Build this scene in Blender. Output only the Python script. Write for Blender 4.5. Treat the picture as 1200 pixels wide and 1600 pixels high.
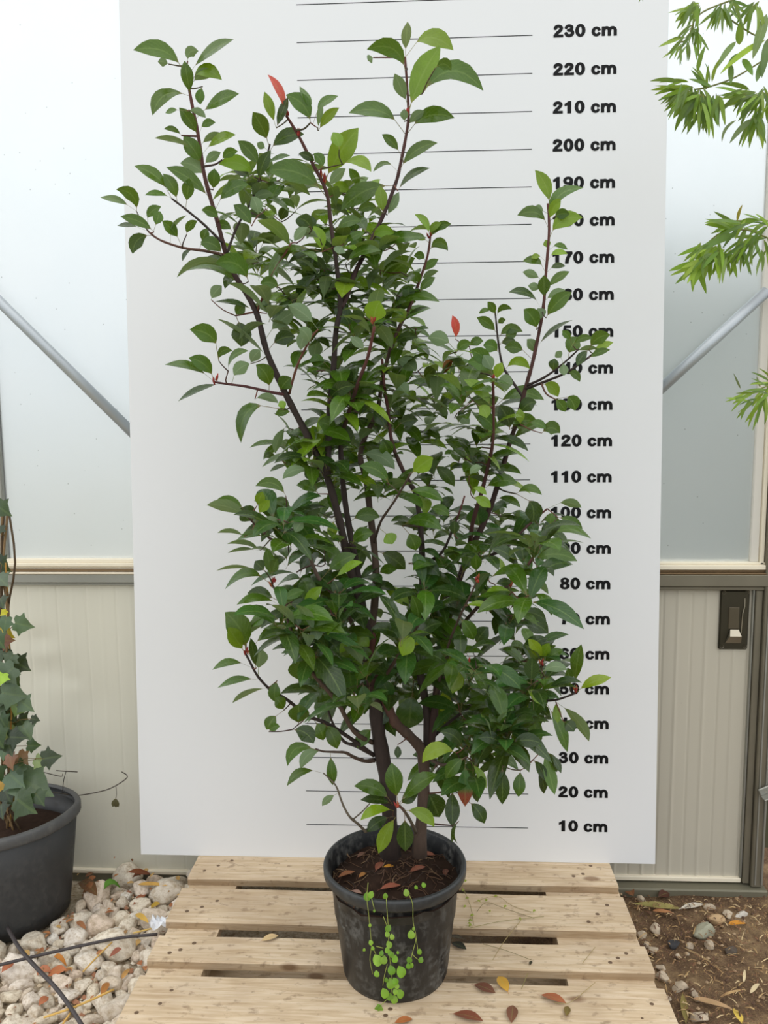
import bpy, math, random
from mathutils import Vector, Matrix, noise
R = random.Random(7)
for o in list(bpy.data.objects): bpy.data.objects.remove(o)
scene = bpy.context.scene
C = scene.collection

# ------------------------------------------------------------------ camera, sky, exposure
F, PITCH, YAW, ROLL = 1300.0, .1260, .0516, -.0091
CAM = Vector((.1016, -2.2685, 1.3047))
fw = Vector((-math.sin(YAW)*math.cos(PITCH), math.cos(YAW)*math.cos(PITCH), -math.sin(PITCH)))
r0 = Vector((math.cos(YAW), math.sin(YAW), 0)); u0 = r0.cross(fw)
rt = r0*math.cos(ROLL)+u0*math.sin(ROLL); up = -r0*math.sin(ROLL)+u0*math.cos(ROLL)
cd = bpy.data.cameras.new('camera'); cam = bpy.data.objects.new('camera', cd); C.objects.link(cam)
M = Matrix((rt, up, -fw)).transposed().to_4x4(); M.translation = CAM
cam.matrix_world = M
cd.sensor_fit = 'VERTICAL'; cd.sensor_height = 36; cd.lens = F/1600*36; cd.clip_start = .05
scene.camera = cam

w = bpy.data.worlds.new('overcast_sky'); scene.world = w; w.use_nodes = True
nt = w.node_tree; nt.nodes.clear()
tc = nt.nodes.new('ShaderNodeTexCoord'); sp = nt.nodes.new('ShaderNodeSeparateXYZ')
rp = nt.nodes.new('ShaderNodeValToRGB'); bg = nt.nodes.new('ShaderNodeBackground'); wo = nt.nodes.new('ShaderNodeOutputWorld')
nt.links.new(tc.outputs['Generated'], sp.inputs[0]); nt.links.new(sp.outputs['Z'], rp.inputs[0])
nt.links.new(rp.outputs[0], bg.inputs[0]); nt.links.new(bg.outputs[0], wo.inputs[0])
rp.color_ramp.elements[0].position = 0; rp.color_ramp.elements[0].color = (.52, .56, .60, 1)
rp.color_ramp.elements[1].position = 1; rp.color_ramp.elements[1].color = (1, .99, .985, 1)
e = rp.color_ramp.elements.new(.4); e.color = (.86, .885, .90, 1)
bg.inputs[1].default_value = 1.78
sun = bpy.data.lights.new('sun', 'SUN'); sun.energy = .25; sun.angle = math.radians(60); sun.color = (1, .98, .95)
so = bpy.data.objects.new('sun', sun); C.objects.link(so); so.rotation_euler = (math.radians(20), 0, math.radians(-30))
vs = scene.view_settings
vs.view_transform = 'Standard'; vs.look = 'None'; vs.gamma = 1; vs.use_curve_mapping = False; vs.exposure = 0.0

# ------------------------------------------------------------------ helpers
def ray(x, y): return fw + rt*((x-600)/F) - up*((y-800)/F)
def atY(x, y, Y): d = ray(x, y); return CAM + d*((Y-CAM.y)/d.y)
def atZ(x, y, Z): d = ray(x, y); return CAM + d*((Z-CAM.z)/d.z)
def lin(c): return tuple(((v/255)/12.92 if v/255 <= .04045 else ((v/255+.055)/1.055)**2.4) for v in c)
def rgba(c): return lin(c)+(1,)

class MB:
    def __init__(s): s.v = []; s.f = []; s.t = []; s.uv = []; s.mi = []
    def add(s, vs, fs, tint=None, uv=None, mi=0):
        o = len(s.v); s.v += [tuple(v) for v in vs]; s.f += [tuple(i+o for i in f) for f in fs]
        s.t += ([tint]*len(vs) if not (tint and isinstance(tint, list)) else tint)
        s.uv += (uv if uv else [(0, 0)]*len(vs)); s.mi += [mi]*len(fs)
        return s
    def box(s, x0, x1, y0, y1, z0, z1, bev=0, tint=None):
        if bev:
            b = min(bev, (x1-x0)/2.1, (y1-y0)/2.1, (z1-z0)/2.1)
            vs = []; 
            for sx, sy, sz in [(i, j, k) for i in (0, 1) for j in (0, 1) for k in (0, 1)]:
                X = (x0, x1)[sx]; Y = (y0, y1)[sy]; Z = (z0, z1)[sz]
                dx, dy, dz = (b, -b)[sx], (b, -b)[sy], (b, -b)[sz]
                vs += [(X, Y+dy, Z+dz), (X+dx, Y, Z+dz), (X+dx, Y+dy, Z)]
            ix = lambda i, j, k, a: (i*4+j*2+k)*3+a
            fs = []
            for i in (0, 1): 
                q = [ix(i, 0, 0, 0), ix(i, 0, 1, 0), ix(i, 1, 1, 0), ix(i, 1, 0, 0)]; fs.append(q if not i else q[::-1])
                q = [ix(0, i, 0, 1), ix(1, i, 0, 1), ix(1, i, 1, 1), ix(0, i, 1, 1)]; fs.append(q if not i else q[::-1])
                q = [ix(0, 0, i, 2), ix(0, 1, i, 2), ix(1, 1, i, 2), ix(1, 0, i, 2)]; fs.append(q if not i else q[::-1])
            for i in (0, 1):
                for j in (0, 1):
                    fs.append([ix(i, j, 0, 0), ix(i, j, 1, 0), ix(i, j, 1, 1), ix(i, j, 0, 1)])
                    fs.append([ix(i, 0, j, 0), ix(i, 1, j, 0), ix(i, 1, j, 2), ix(i, 0, j, 2)])
                    fs.append([ix(0, i, j, 1), ix(1, i, j, 1), ix(1, i, j, 2), ix(0, i, j, 2)])
                    for k in (0, 1): fs.append([ix(i, j, k, 0), ix(i, j, k, 1), ix(i, j, k, 2)])
            return s.add(vs, fs, tint)
        vs = [(x, y, z) for x in (x0, x1) for y in (y0, y1) for z in (z0, z1)]
        return s.add(vs, [(0, 1, 3, 2), (4, 6, 7, 5), (0, 4, 5, 1), (2, 3, 7, 6), (0, 2, 6, 4), (1, 5, 7, 3)], tint)
    def tube(s, pts, rad, n=6, tint=None, cap=True):
        pts = [Vector(p) for p in pts]
        if not isinstance(rad, (list, tuple)): rad = [rad]*len(pts)
        vs = []; fs = []; prev = None
        for i, p in enumerate(pts):
            T = (pts[min(i+1, len(pts)-1)]-pts[max(i-1, 0)])
            if T.length < 1e-9: T = Vector((0, 0, 1))
            T.normalize()
            if prev is None:
                a = Vector((0, 1, 0)) if abs(T.y) < .9 else Vector((1, 0, 0)); S = T.cross(a).normalized()
            else:
                S = prev-T*prev.dot(T)
                S = S.normalized() if S.length > 1e-6 else T.orthogonal().normalized()
            prev = S; B = T.cross(S)
            for k in range(n):
                a = 2*math.pi*k/n; vs.append(p+(S*math.cos(a)+B*math.sin(a))*rad[i])
        for i in range(len(pts)-1):
            for k in range(n):
                fs.append((i*n+k, i*n+(k+1) % n, (i+1)*n+(k+1) % n, (i+1)*n+k))
        if cap: fs.append(tuple(range(n))[::-1]); fs.append(tuple((len(pts)-1)*n+k for k in range(n)))
        return s.add(vs, fs, tint)
    def lathe(s, prof, n=48, fx=lambda c, sn, r: (c*r, sn*r)):
        vs = []; fs = []
        for r, z in prof:
            for k in range(n):
                a = 2*math.pi*k/n; x, y = fx(math.cos(a), math.sin(a), r); vs.append((x, y, z))
        for i in range(len(prof)-1):
            for k in range(n): fs.append((i*n+k, i*n+(k+1) % n, (i+1)*n+(k+1) % n, (i+1)*n+k))
        return s.add(vs, fs)
    def build(s, name, mat, parent=None, smooth=False, loc=None):
        me = bpy.data.meshes.new(name); me.from_pydata(s.v, [], s.f)
        if any(t is not None for t in s.t):
            at = me.color_attributes.new('tint', 'FLOAT_COLOR', 'POINT')
            buf = []
            for t in s.t: buf += list(t if t else (.5, .5, .5))[:3]+[1]
            at.data.foreach_set('color', buf)
        if any(u != (0, 0) for u in s.uv):
            ul = me.uv_layers.new(name='UVMap'); li = [0]*len(me.loops); me.loops.foreach_get('vertex_index', li)
            ul.data.foreach_set('uv', [c for i in li for c in s.uv[i]])
        mats = mat if isinstance(mat, (list, tuple)) else [mat]
        for m in mats: me.materials.append(m)
        if len(mats) > 1: me.polygons.foreach_set('material_index', s.mi)
        if smooth: me.polygons.foreach_set('use_smooth', [True]*len(me.polygons))
        me.update()
        o = bpy.data.objects.new(name, me); C.objects.link(o)
        if parent: o.parent = parent
        if loc: o.location = loc
        return o
def tag(o, label=None, cat=None, group=None, kind=None):
    if label: o['label'] = label
    if cat: o['category'] = cat
    if group: o['group'] = group
    if kind: o['kind'] = kind
    return o
def empty(name, loc=(0, 0, 0)):
    o = bpy.data.objects.new(name, None); C.objects.link(o); o.location = loc; o.empty_display_size = .05; return o
def spline(pts, k=5):
    """Catmull-Rom through points (any dimension)"""
    P = [tuple(p) for p in pts]; out = []
    for i in range(len(P)-1):
        a, b, c, d = P[max(i-1, 0)], P[i], P[i+1], P[min(i+2, len(P)-1)]
        for j in range(k):
            t = j/k
            out.append(tuple(.5*((2*b[m])+(-a[m]+c[m])*t+(2*a[m]-5*b[m]+4*c[m]-d[m])*t*t+(-a[m]+3*b[m]-3*c[m]+d[m])*t**3) for m in range(len(b))))
    out.append(P[-1]); return out

# ------------------------------------------------------------------ materials
class NT:
    def __init__(s, name):
        s.m = bpy.data.materials.new(name); s.m.use_nodes = True; s.t = s.m.node_tree; s.t.nodes.clear()
        s.out = s.n('OutputMaterial')
    def n(s, typ, **kw):
        nd = s.t.nodes.new('ShaderNode'+typ)
        for k, v in kw.items():
            if k.startswith('_'): setattr(nd, k[1:], v)
            else:
                key = int(k[1:]) if k[0] == 'i' and k[1:].isdigit() else k.replace('__', ' ')
                s.set(nd, key, v)
        return nd
    def set(s, nd, key, v):
        if isinstance(v, bpy.types.NodeSocket): s.t.links.new(v, nd.inputs[key])
        else: nd.inputs[key].default_value = v
    def mix(s, fac, a, b, blend='MIX'):
        nd = s.t.nodes.new('ShaderNodeMix'); nd.data_type = 'RGBA'; nd.blend_type = blend
        s.set(nd, 0, fac); s.set(nd, 6, a); s.set(nd, 7, b); return nd.outputs[2]
    def math(s, op, a, b=0.0, clamp=False):
        nd = s.t.nodes.new('ShaderNodeMath'); nd.operation = op; nd.use_clamp = clamp
        s.set(nd, 0, a); s.set(nd, 1, b); return nd.outputs[0]
    def noise(s, vec, scale, detail=3, rough=.55, dist=0):
        nd = s.n('TexNoise', Scale=scale, Detail=detail, Roughness=rough, Distortion=dist); s.t.links.new(vec, nd.inputs['Vector']); return nd.outputs[0]
    def map(s, vec, scale=(1, 1, 1), loc=(0, 0, 0)):
        nd = s.n('Mapping', Scale=scale, Location=loc); s.t.links.new(vec, nd.inputs[0]); return nd.outputs[0]
    def ramp(s, fac, stops):
        nd = s.n('ValToRGB'); s.t.links.new(fac, nd.inputs[0]); el = nd.color_ramp.elements
        el[0].position, el[0].color = stops[0][0], stops[0][1]; el[1].position, el[1].color = stops[-1][0], stops[-1][1]
        for p, c in stops[1:-1]: q = el.new(p); q.color = c
        return nd.outputs[0]
    def fin(s, base, rough=.5, spec=.5, metal=0, bump=None, bs=.3, bd=.002, **kw):
        p = s.n('BsdfPrincipled'); s.set(p, 'Base Color', base); s.set(p, 'Roughness', rough)
        s.set(p, 'Specular IOR Level', spec); s.set(p, 'Metallic', metal)
        for k, v in kw.items(): s.set(p, k.replace('_', ' '), v)
        if bump is not None:
            b = s.n('Bump', Strength=bs, Distance=bd); s.t.links.new(bump, b.inputs['Height']); s.t.links.new(b.outputs[0], p.inputs['Normal'])
        s.t.links.new(p.outputs[0], s.out.inputs[0]); return s.m
W1 = (1, 1, 1, 1); K1 = (0, 0, 0, 1)

def mat_simple(name, c, rough=.5, spec=.5, metal=0, var=.12, scale=14, bs=.15):
    m = NT(name); v = m.n('TexCoord').outputs['Object']; n = m.noise(v, scale, 5)
    col = m.mix(n, tuple(x*(1-var) for x in lin(c))+(1,), tuple(min(1, x*(1+var)) for x in lin(c))+(1,))
    return m.fin(col, rough, spec, metal, bump=n, bs=bs)

def mat_leaf(name, back=(120, 142, 108), rough=.3, trans=.16, spec=.5, vein=.22, spots=.0):
    m = NT(name)
    at = m.n('Attribute', _attribute_name='tint').outputs['Color']
    uv = m.n('UVMap').outputs[0]; s = m.n('SeparateXYZ', i0=uv)
    u = m.math('ABSOLUTE', m.math('SUBTRACT', s.outputs[0], .5))
    oc = m.n('TexCoord').outputs['Object']
    nz = m.noise(oc, 38, 4)
    col = m.mix(1, at, m.mix(nz, (.72, .72, .72, 1), (1.28, 1.28, 1.28, 1)), 'MULTIPLY')
    rib = m.math('LESS_THAN', u, .035)
    ph = m.math('ADD', m.math('MULTIPLY', s.outputs[1], 62.0), m.math('MULTIPLY', u, -34.0))
    vn = m.math('GREATER_THAN', m.math('SINE', ph), .86)
    vsum = m.math('MAXIMUM', rib, m.math('MULTIPLY', vn, .45))
    col = m.mix(m.math('MULTIPLY', vsum, vein), col, rgba((150, 172, 96)))
    bf = m.n('NewGeometry').outputs['Backfacing']
    bcol = m.mix(.72, at, rgba(back)); bcol = m.mix(m.math('MULTIPLY', vsum, .25), bcol, rgba((178, 190, 150)))
    col2 = m.mix(bf, col, bcol)
    wet = m.ramp(m.noise(oc, 55, 3), [(.42, K1), (.56, W1)])
    rg = m.math('ADD', m.math('ADD', rough-.11, m.math('MULTIPLY', wet, .2)), m.math('MULTIPLY', bf, .3))
    p = m.n('BsdfPrincipled'); m.set(p, 'Base Color', col2); m.set(p, 'Roughness', rg); m.set(p, 'Specular IOR Level', spec)
    hb = m.math('ADD', m.math('MULTIPLY', vsum, -.6), m.noise(oc, 120, 2))
    b = m.n('Bump', Strength=.22, Distance=.001); m.set(b, 'Height', hb); m.t.links.new(b.outputs[0], p.inputs['Normal'])
    tr = m.n('BsdfTranslucent'); m.set(tr, 'Color', m.mix(1, m.mix(.5, at, rgba((150, 170, 40))), (1.5, 1.5, 1.2, 1), 'MULTIPLY'))
    ms = m.n('MixShader', Fac=trans); m.t.links.new(p.outputs[0], ms.inputs[1]); m.t.links.new(tr.outputs[0], ms.inputs[2])
    m.t.links.new(ms.outputs[0], m.out.inputs[0]); return m.m

def mat_bark(name, a, b, rough=.75):
    m = NT(name); at = m.n('Attribute', _attribute_name='tint').outputs['Color']; v = m.n('TexCoord').outputs['Object']
    n = m.noise(m.map(v, (1, 1, .25)), 120, 5); n2 = m.noise(v, 14, 3)
    col = m.mix(n, tuple(x*.6 for x in a)+(1,), tuple(x*1.3 for x in b)+(1,))
    col = m.mix(1, m.mix(n, (.55, .55, .55, 1), (1.4, 1.4, 1.4, 1)), at, 'MULTIPLY')
    return m.fin(col, rough, .35, bump=n, bs=.7, bd=.002)

def mat_wood(name='pallet_pine', k=1.0):
    m = NT(name); v = m.n('TexCoord').outputs['Object']; oi = m.n('ObjectInfo')
    off = m.n('CombineXYZ'); m.set(off, 0, m.math('MULTIPLY', oi.outputs['Random'], 37.0)); m.set(off, 2, m.math('MULTIPLY', oi.outputs['Random'], 11.0))
    va = m.n('VectorMath', _operation='ADD'); m.set(va, 0, v); m.set(va, 1, off.outputs[0]); v2 = va.outputs[0]
    g = m.noise(m.map(v2, (1.6, 22, 22)), 4.5, 5, .6, .6)
    g2 = m.noise(m.map(v2, (5, 160, 160)), 3, 3)
    big = m.noise(v2, 5.5, 3)
    a = m.ramp(g, [(.3, rgba((186, 162, 130))), (.48, rgba((209, 187, 156))), (.62, rgba((221, 202, 175))), (.8, rgba((199, 176, 145)))])
    a = m.mix(m.math('MULTIPLY', g2, .22), a, rgba((168, 138, 102)))
    a = m.mix(m.ramp(big, [(.45, K1), (.72, (.45,)*3+(1,))]), a, rgba((158, 134, 108)))
    # knots
    vo = m.n('TexVoronoi', Scale=1.0, Randomness=1.0); m.t.links.new(m.map(v2, (4.5, 9, 9)), vo.inputs['Vector'])
    kn = m.ramp(vo.outputs['Distance'], [(.07, W1), (.13, K1)])
    a = m.mix(m.math('MULTIPLY', kn, .7), a, rgba((112, 76, 46)))
    # old water stains / dirt spots
    st = m.noise(m.map(v2, (1, 1.6, 1)), 32, 4, .6)
    a = m.mix(m.ramp(st, [(.57, K1), (.68, (.55,)*3+(1,))]), a, rgba((128, 104, 80)))
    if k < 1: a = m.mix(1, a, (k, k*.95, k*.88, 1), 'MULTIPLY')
    return m.fin(a, .68, .25, bump=g2, bs=.25 if k == 1 else .6, bd=.002)

def mat_stone():
    m = NT('limestone'); v = m.n('TexCoord').outputs['Object']; oi = m.n('ObjectInfo'); rn = oi.outputs['Random']
    n = m.noise(v, 2.6, 7, .68); n2 = m.noise(v, 11, 6, .72)
    base = m.ramp(rn, [(0, rgba((236, 224, 202))), (.3, rgba((244, 234, 216))), (.5, rgba((226, 216, 200))), (.7, rgba((238, 218, 198))), (.85, rgba((248, 243, 233))), (1, rgba((220, 204, 182)))])
    c = m.mix(m.ramp(n, [(.36, (.7,)*3+(1,)), (.54, K1)]), base, rgba((176, 152, 118)))
    c = m.mix(m.ramp(n2, [(.52, K1), (.70, (.6,)*3+(1,))]), c, rgba((168, 146, 116)))
    return m.fin(c, .85, .2, bump=m.math('ADD', n, n2), bs=.55, bd=.006)

def mat_tint(name, rough=.7, spec=.3, var=.3, scale=60, bs=.3):
    m = NT(name); at = m.n('Attribute', _attribute_name='tint').outputs['Color']; v = m.n('TexCoord').outputs['Object']
    n = m.noise(v, scale, 4)
    c = m.mix(1, at, m.mix(n, (1-var,)*3+(1,), (1+var,)*3+(1,)), 'MULTIPLY')
    return m.fin(c, rough, spec, bump=n, bs=bs)

def mat_ground():
    m = NT('earth_floor'); v = m.n('TexCoord').outputs['Object']; s = m.n('SeparateXYZ', i0=v)
    n = m.noise(v, 9, 6, .65); n2 = m.noise(v, 70, 5, .7); n3 = m.noise(v, 230, 3, .7)
    dirt = m.ramp(n, [(.3, rgba((84, 64, 52))), (.5, rgba((122, 98, 76))), (.66, rgba((168, 142, 108)))])
    dirt = m.mix(m.ramp(n3, [(.52, K1), (.7, (.8,)*3+(1,))]), dirt, rgba((176, 146, 104)))
    grav = m.ramp(n2, [(.35, rgba((160, 138, 110))), (.55, rgba((206, 190, 164))), (.75, rgba((232, 220, 200)))])
    k = m.ramp(m.math('ADD', s.outputs[0], m.math('MULTIPLY', n, .3)), [(.1, W1), (.5, K1)])
    c = m.mix(k, dirt, grav)
    return m.fin(c, .9, .15, bump=m.math('ADD', n2, n3), bs=.8, bd=.012)

def mat_pane():
    m = NT('polycarbonate_sheet'); v = m.n('TexCoord').outputs['Object']
    n = m.noise(v, 2.2, 3); sp_ = m.n('TexVoronoi', Scale=26.0); m.t.links.new(v, sp_.inputs['Vector'])
    dirt = m.ramp(sp_.outputs['Distance'], [(.035, (.5,)*3+(1,)), (.06, K1)])
    tcol = m.mix(dirt, m.mix(n, (.93, .96, .97, 1), (.99, 1, .995, 1)), (.35, .36, .34, 1))
    tl = m.n('BsdfTranslucent'); m.set(tl, 'Color', tcol)
    rf = m.n('BsdfRefraction', Roughness=.6, IOR=1.25); m.set(rf, 'Color', tcol)
    df = m.n('BsdfDiffuse'); m.set(df, 'Color', tcol)
    gl = m.n('BsdfGlossy', Roughness=.25)
    m1 = m.n('MixShader', Fac=.72); m.t.links.new(tl.outputs[0], m1.inputs[1]); m.t.links.new(rf.outputs[0], m1.inputs[2])
    m2 = m.n('MixShader', Fac=.08); m.t.links.new(m1.outputs[0], m2.inputs[1]); m.t.links.new(df.outputs[0], m2.inputs[2])
    m3 = m.n('MixShader', Fac=.05); m.t.links.new(m2.outputs[0], m3.inputs[1]); m.t.links.new(gl.outputs[0], m3.inputs[2])
    m.t.links.new(m3.outputs[0], m.out.inputs[0]); return m.m

def mat_panel(name, c):
    m = NT(name); v = m.n('TexCoord').outputs['Object']
    n = m.noise(m.map(v, (6, 6, .8)), 3, 4); n2 = m.noise(v, 5, 3)
    col = m.mix(m.math('MULTIPLY', n, .12), rgba(c), rgba(tuple(int(x*.82) for x in c)))
    vo = m.n('TexVoronoi', Scale=9.0); m.t.links.new(v, vo.inputs['Vector'])
    col = m.mix(m.ramp(vo.outputs['Distance'], [(.018, (.7,)*3+(1,)), (.026, K1)]), col, rgba((70, 66, 56)))
    return m.fin(col, .45, .4, bump=n2, bs=.1)

def mat_pot(name, c=(28, 29, 30), rough=.42, dirt=(92, 90, 84), amount=.5):
    m = NT(name); v = m.n('TexCoord').outputs['Object']
    n = m.noise(m.map(v, (3, 3, 1)), 9, 5, .65); n2 = m.noise(v, 60, 4)
    d = m.math('MULTIPLY', m.ramp(n, [(.44, K1), (.62, W1)]), m.ramp(n2, [(.42, K1), (.6, W1)]))
    col = m.mix(m.math('MULTIPLY', d, amount), rgba(c), rgba(dirt))
    return m.fin(col, m.math('ADD', rough, m.math('MULTIPLY', d, .35)), .5, bump=n2, bs=.12)

MLEAF = mat_leaf('photinia_leaf', rough=.27, spec=.4, trans=.16)
MBARK = mat_bark('stem_bark', (.1, .07, .06), (.1, .07, .06))
MIVY = mat_leaf('ivy_leaf', back=(96, 112, 88), rough=.42, trans=.1, vein=.1)
MBAM = mat_leaf('bamboo_leaf', back=(120, 140, 90), rough=.5, trans=.3, vein=.1)
MWEED = mat_leaf('weed_leaf', back=(120, 160, 60), rough=.5, trans=.3, vein=.12)
MDRY = mat_leaf('dry_leaf', back=(120, 80, 60), rough=.6, trans=.05, vein=.2, spec=.25)
MWOOD = mat_wood(); MSAWN_SHADED = mat_wood('rough_sawn_shaded_edge', .72); MSTONE = mat_stone(); MTINT = mat_tint('straw_and_twigs'); MGROUND = mat_ground()  # sawn edge: darker rough wood with some face shade put into its colour
MPANE = mat_pane()
MPANEL_L = mat_panel('painted_sheet_steel', (221, 218, 202)); MPANEL_R = mat_panel('painted_door_sheet', (192, 186, 170))
MALU = mat_simple('aluminium_profile', (158, 158, 150), .42, .5, .55, .12, 8)
MALU_D = mat_simple('weathered_aluminium', (122, 116, 100), .5, .5, .4, .2, 10)
MOLIVE = mat_simple('olive_sill_metal', (120, 116, 98), .55, .4, .2, .15, 9)
MCREAM = mat_simple('cream_seal', (236, 226, 204), .5, .3, 0, .05)
MBROWN = mat_simple('brown_gasket', (120, 98, 70), .6, .3, 0, .2)
MGALV = mat_simple('galvanised_tube', (176, 182, 186), .4, .5, .5, .08, 20)
MWHITEF = mat_simple('pale_frame', (214, 210, 200), .5, .3, 0, .04)
MHANDLE = mat_simple('dark_steel_plate', (70, 66, 54), .36, .5, .7, .2, 12)
MSCREW = mat_simple('screw_steel', (176, 168, 150), .3, .5, .8, .1)
MPOT = mat_pot('black_plastic_pot', (26, 27, 28), .42, (128, 126, 120), .42); MPOT2 = mat_pot('grey_black_plastic', (52, 53, 54), .5, (92, 88, 84), .35)
MSOIL = mat_simple('dark_potting_soil', (52, 38, 30), .95, .15, 0, .5, 60, .8)
MBOARD = mat_simple('white_board_sheet', (226, 227, 228), .38, .4, 0, .01, 2, .02)
MINK = mat_simple('black_print', (10, 10, 12), .55, .2, 0, .05)
MNAIL = mat_simple('rusty_nail', (112, 90, 70), .6, .4, .3, .2)
MPAPER = mat_simple('white_scrap', (226, 228, 232), .7, .2, 0, .06, 30)
MDARKT = mat_simple('dark_tube', (66, 60, 60), .5, .4, 0, .2, 30)

# ------------------------------------------------------------------ setting
ZG = -.145; YW = .17; ZR = -.176
g = MB()
NX, NY = 90, 60
for j in range(NY+1):
    for i in range(NX+1):
        x = -2.2+4.4*i/NX; y = -2.9+3.7*j/NY
        z = (ZG if x < .45 else ZR if x > .66 else ZG+(ZR-ZG)*(x-.45)/.21)-(.045*min(1, max(0, (y-.0)/.08)) if x < -.5 else 0)+.012*noise.noise(Vector((x*6, y*6, 0)))+.006*noise.noise(Vector((x*21, y*21, 3)))
        g.v.append((x, y, z))
g.t = [None]*len(g.v); g.uv = [(0, 0)]*len(g.v)
for j in range(NY):
    for i in range(NX):
        a = j*(NX+1)+i; g.f.append((a, a+1, a+NX+2, a+NX+1)); g.mi.append(0)
tag(g.build('floor', MGROUND, smooth=True), kind='structure')
go = MB(); go.add([(-40, -30, ZG-.10), (40, -30, ZG-.10), (40, 40, ZG-.10), (-40, 40, ZG-.10)], [(0, 1, 2, 3)])
tag(go.build('floor_outside', mat_simple('pale_yard', (150, 148, 134), .9, .2, 0, .1, 2)), kind='structure')

def sheet(name, x0, x1, z0, z1, mat, ribs, dents=()):
    b = MB(); n = int((x1-x0)/.003); mz = 46
    for j in range(mz+1):
        z = z0+(z1-z0)*j/mz
        for i in range(n+1):
            x = x0+(x1-x0)*i/n; y = YW
            for rx, h, wd in ribs: y -= h*math.exp(-((x-rx)/wd)**2)
            for dx, dz, sx, sz, dd in dents: y += dd*math.exp(-((x-dx)/sx)**2-((z-dz)/sz)**2)
            b.v.append((x, y, z)); b.t.append(None); b.uv.append((0, 0))
    for j in range(mz):
        for i in range(n):
            a = j*(n+1)+i; b.f.append((a, a+1, a+n+2, a+n+1)); b.mi.append(0)
    return b.build(name, mat, smooth=True)
ribsL = []
for k in range(-9, 16):
    ribsL += [(-.938+.0915*k, -.0014, .002), (-.938+.0915*k+.046, .0007, .006)]
d = [(-.995, .462, .035, .010, .010), (-.995, .446, .035, .005, -.007), (-1.06, .50, .08, .05, .010), (-1.09, .60, .05, .03, .008), (-.95, .40, .10, .08, .006), (-1.07, .33, .06, .07, -.006)]
wl = tag(sheet('wall_left', -1.75, .30, -.145, .80, MPANEL_L, ribsL, d), kind='structure')
ribsR = []
for k in range(-6, 4):
    ribsR += [(.965+.083*k, -.003, .002), (.965+.083*k+.042, .003, .004)]
door = tag(sheet('door_1', .31, 1.052, -.133, .79, MPANEL_R, ribsR), kind='structure')
# bottom strips and sills
b = MB().box(-1.75, .30, YW-.012, YW+.02, -.158, -.145, .002); tag(b.build('trim_1', MCREAM), kind='structure')
b = MB().box(-1.75, .30, YW-.004, YW+.03, -.21, -.158); tag(b.build('baseboard_left', MOLIVE), kind='structure')
b = MB().box(.31, 1.056, YW-.012, YW+.02, -.146, -.132, .002); tag(b.build('trim_2', MCREAM), kind='structure')
b = MB().box(.31, 1.125, YW-.045, YW+.03, -.215, -.152, .004); tag(b.build('baseboard_right', MOLIVE), kind='structure')
# left rail: stacked profile strips
def strips(name, x0, x1, rows):
    root = None
    for i, (z0, z1, dp, mt) in enumerate(rows):
        o = MB().box(x0, x1, YW-dp, YW+.03, z0, z1, .0015).build(name if i == 0 else 'profile_strip', mt, root)
        if root is None: root = o; tag(o, kind='structure')
strips('trim_3', -1.75, .30, [(.776, .784, .018, MALU), (.786, .812, .026, MALU), (.8125, .818, .030, MCREAM), (.8185, .826, .022, MBROWN), (.8265, .833, .016, MCREAM), (.834, .845, .022, MCREAM), (.845, .856, .012, MCREAM)])
strips('trim_4', .31, 1.088, [(.766, .777, .022, MALU_D), (.779, .813, .032, MALU_D), (.8135, .818, .028, MBROWN), (.8185, .826, .018, MBROWN), (.8265, .840, .024, MCREAM), (.840, .847, .014, MCREAM)])
# panes
def pane(name, x0, x1, z0, z1):
    o = MB().box(x0, x1, YW+.004, YW+.012, z0, z1).build(name, MPANE); return tag(o, kind='structure')
pane('window_1', -1.75, -1.2, .84, 3.1); pane('window_2', -1.172, .30, .84, 3.1); pane('window_3', .31, 1.042, .84, 3.1)
tag(MB().box(-1.2, -1.172, YW-.012, YW+.02, .84, 3.1, .003).build('trim_5', MALU), kind='structure')
tag(MB().box(1.040, 1.066, YW-.006, YW+.02, .845, 3.1, .003).build('trim_6', MWHITEF), kind='structure')
tag(MB().box(1.066, 1.078, YW-.014, YW+.02, .83, 3.1, .002).build('trim_7', MCREAM), kind='structure')
post = MB().box(1.079, 1.112, YW-.03, YW+.03, -.15, 3.1, .003).build('trim_8', MALU_D); tag(post, kind='structure')
MB().box(1.058, 1.078, YW-.018, YW+.02, -.145, .765, .002).build('profile_strip', MALU_D, post)
MB().box(1.052, 1.057, YW-.012, YW+.02, -.13, .765, .001).build('profile_strip', MALU, post)
MB().box(1.088, 1.092, YW-.033, YW-.029, -.14, 3.0).build('profile_strip', MALU, post)
MB().box(1.106, 1.112, YW-.035, YW-.029, -.14, 3.0, .001).build('profile_strip', MALU, post)
tag(MB().box(1.128, 1.26, YW+.02, YW+.06, -.05, 3.1, .003).build('trim_9', mat_simple('dark_olive_jamb', (84, 82, 62), .6, .3, 0, .2, 9)), kind='structure')
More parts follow.
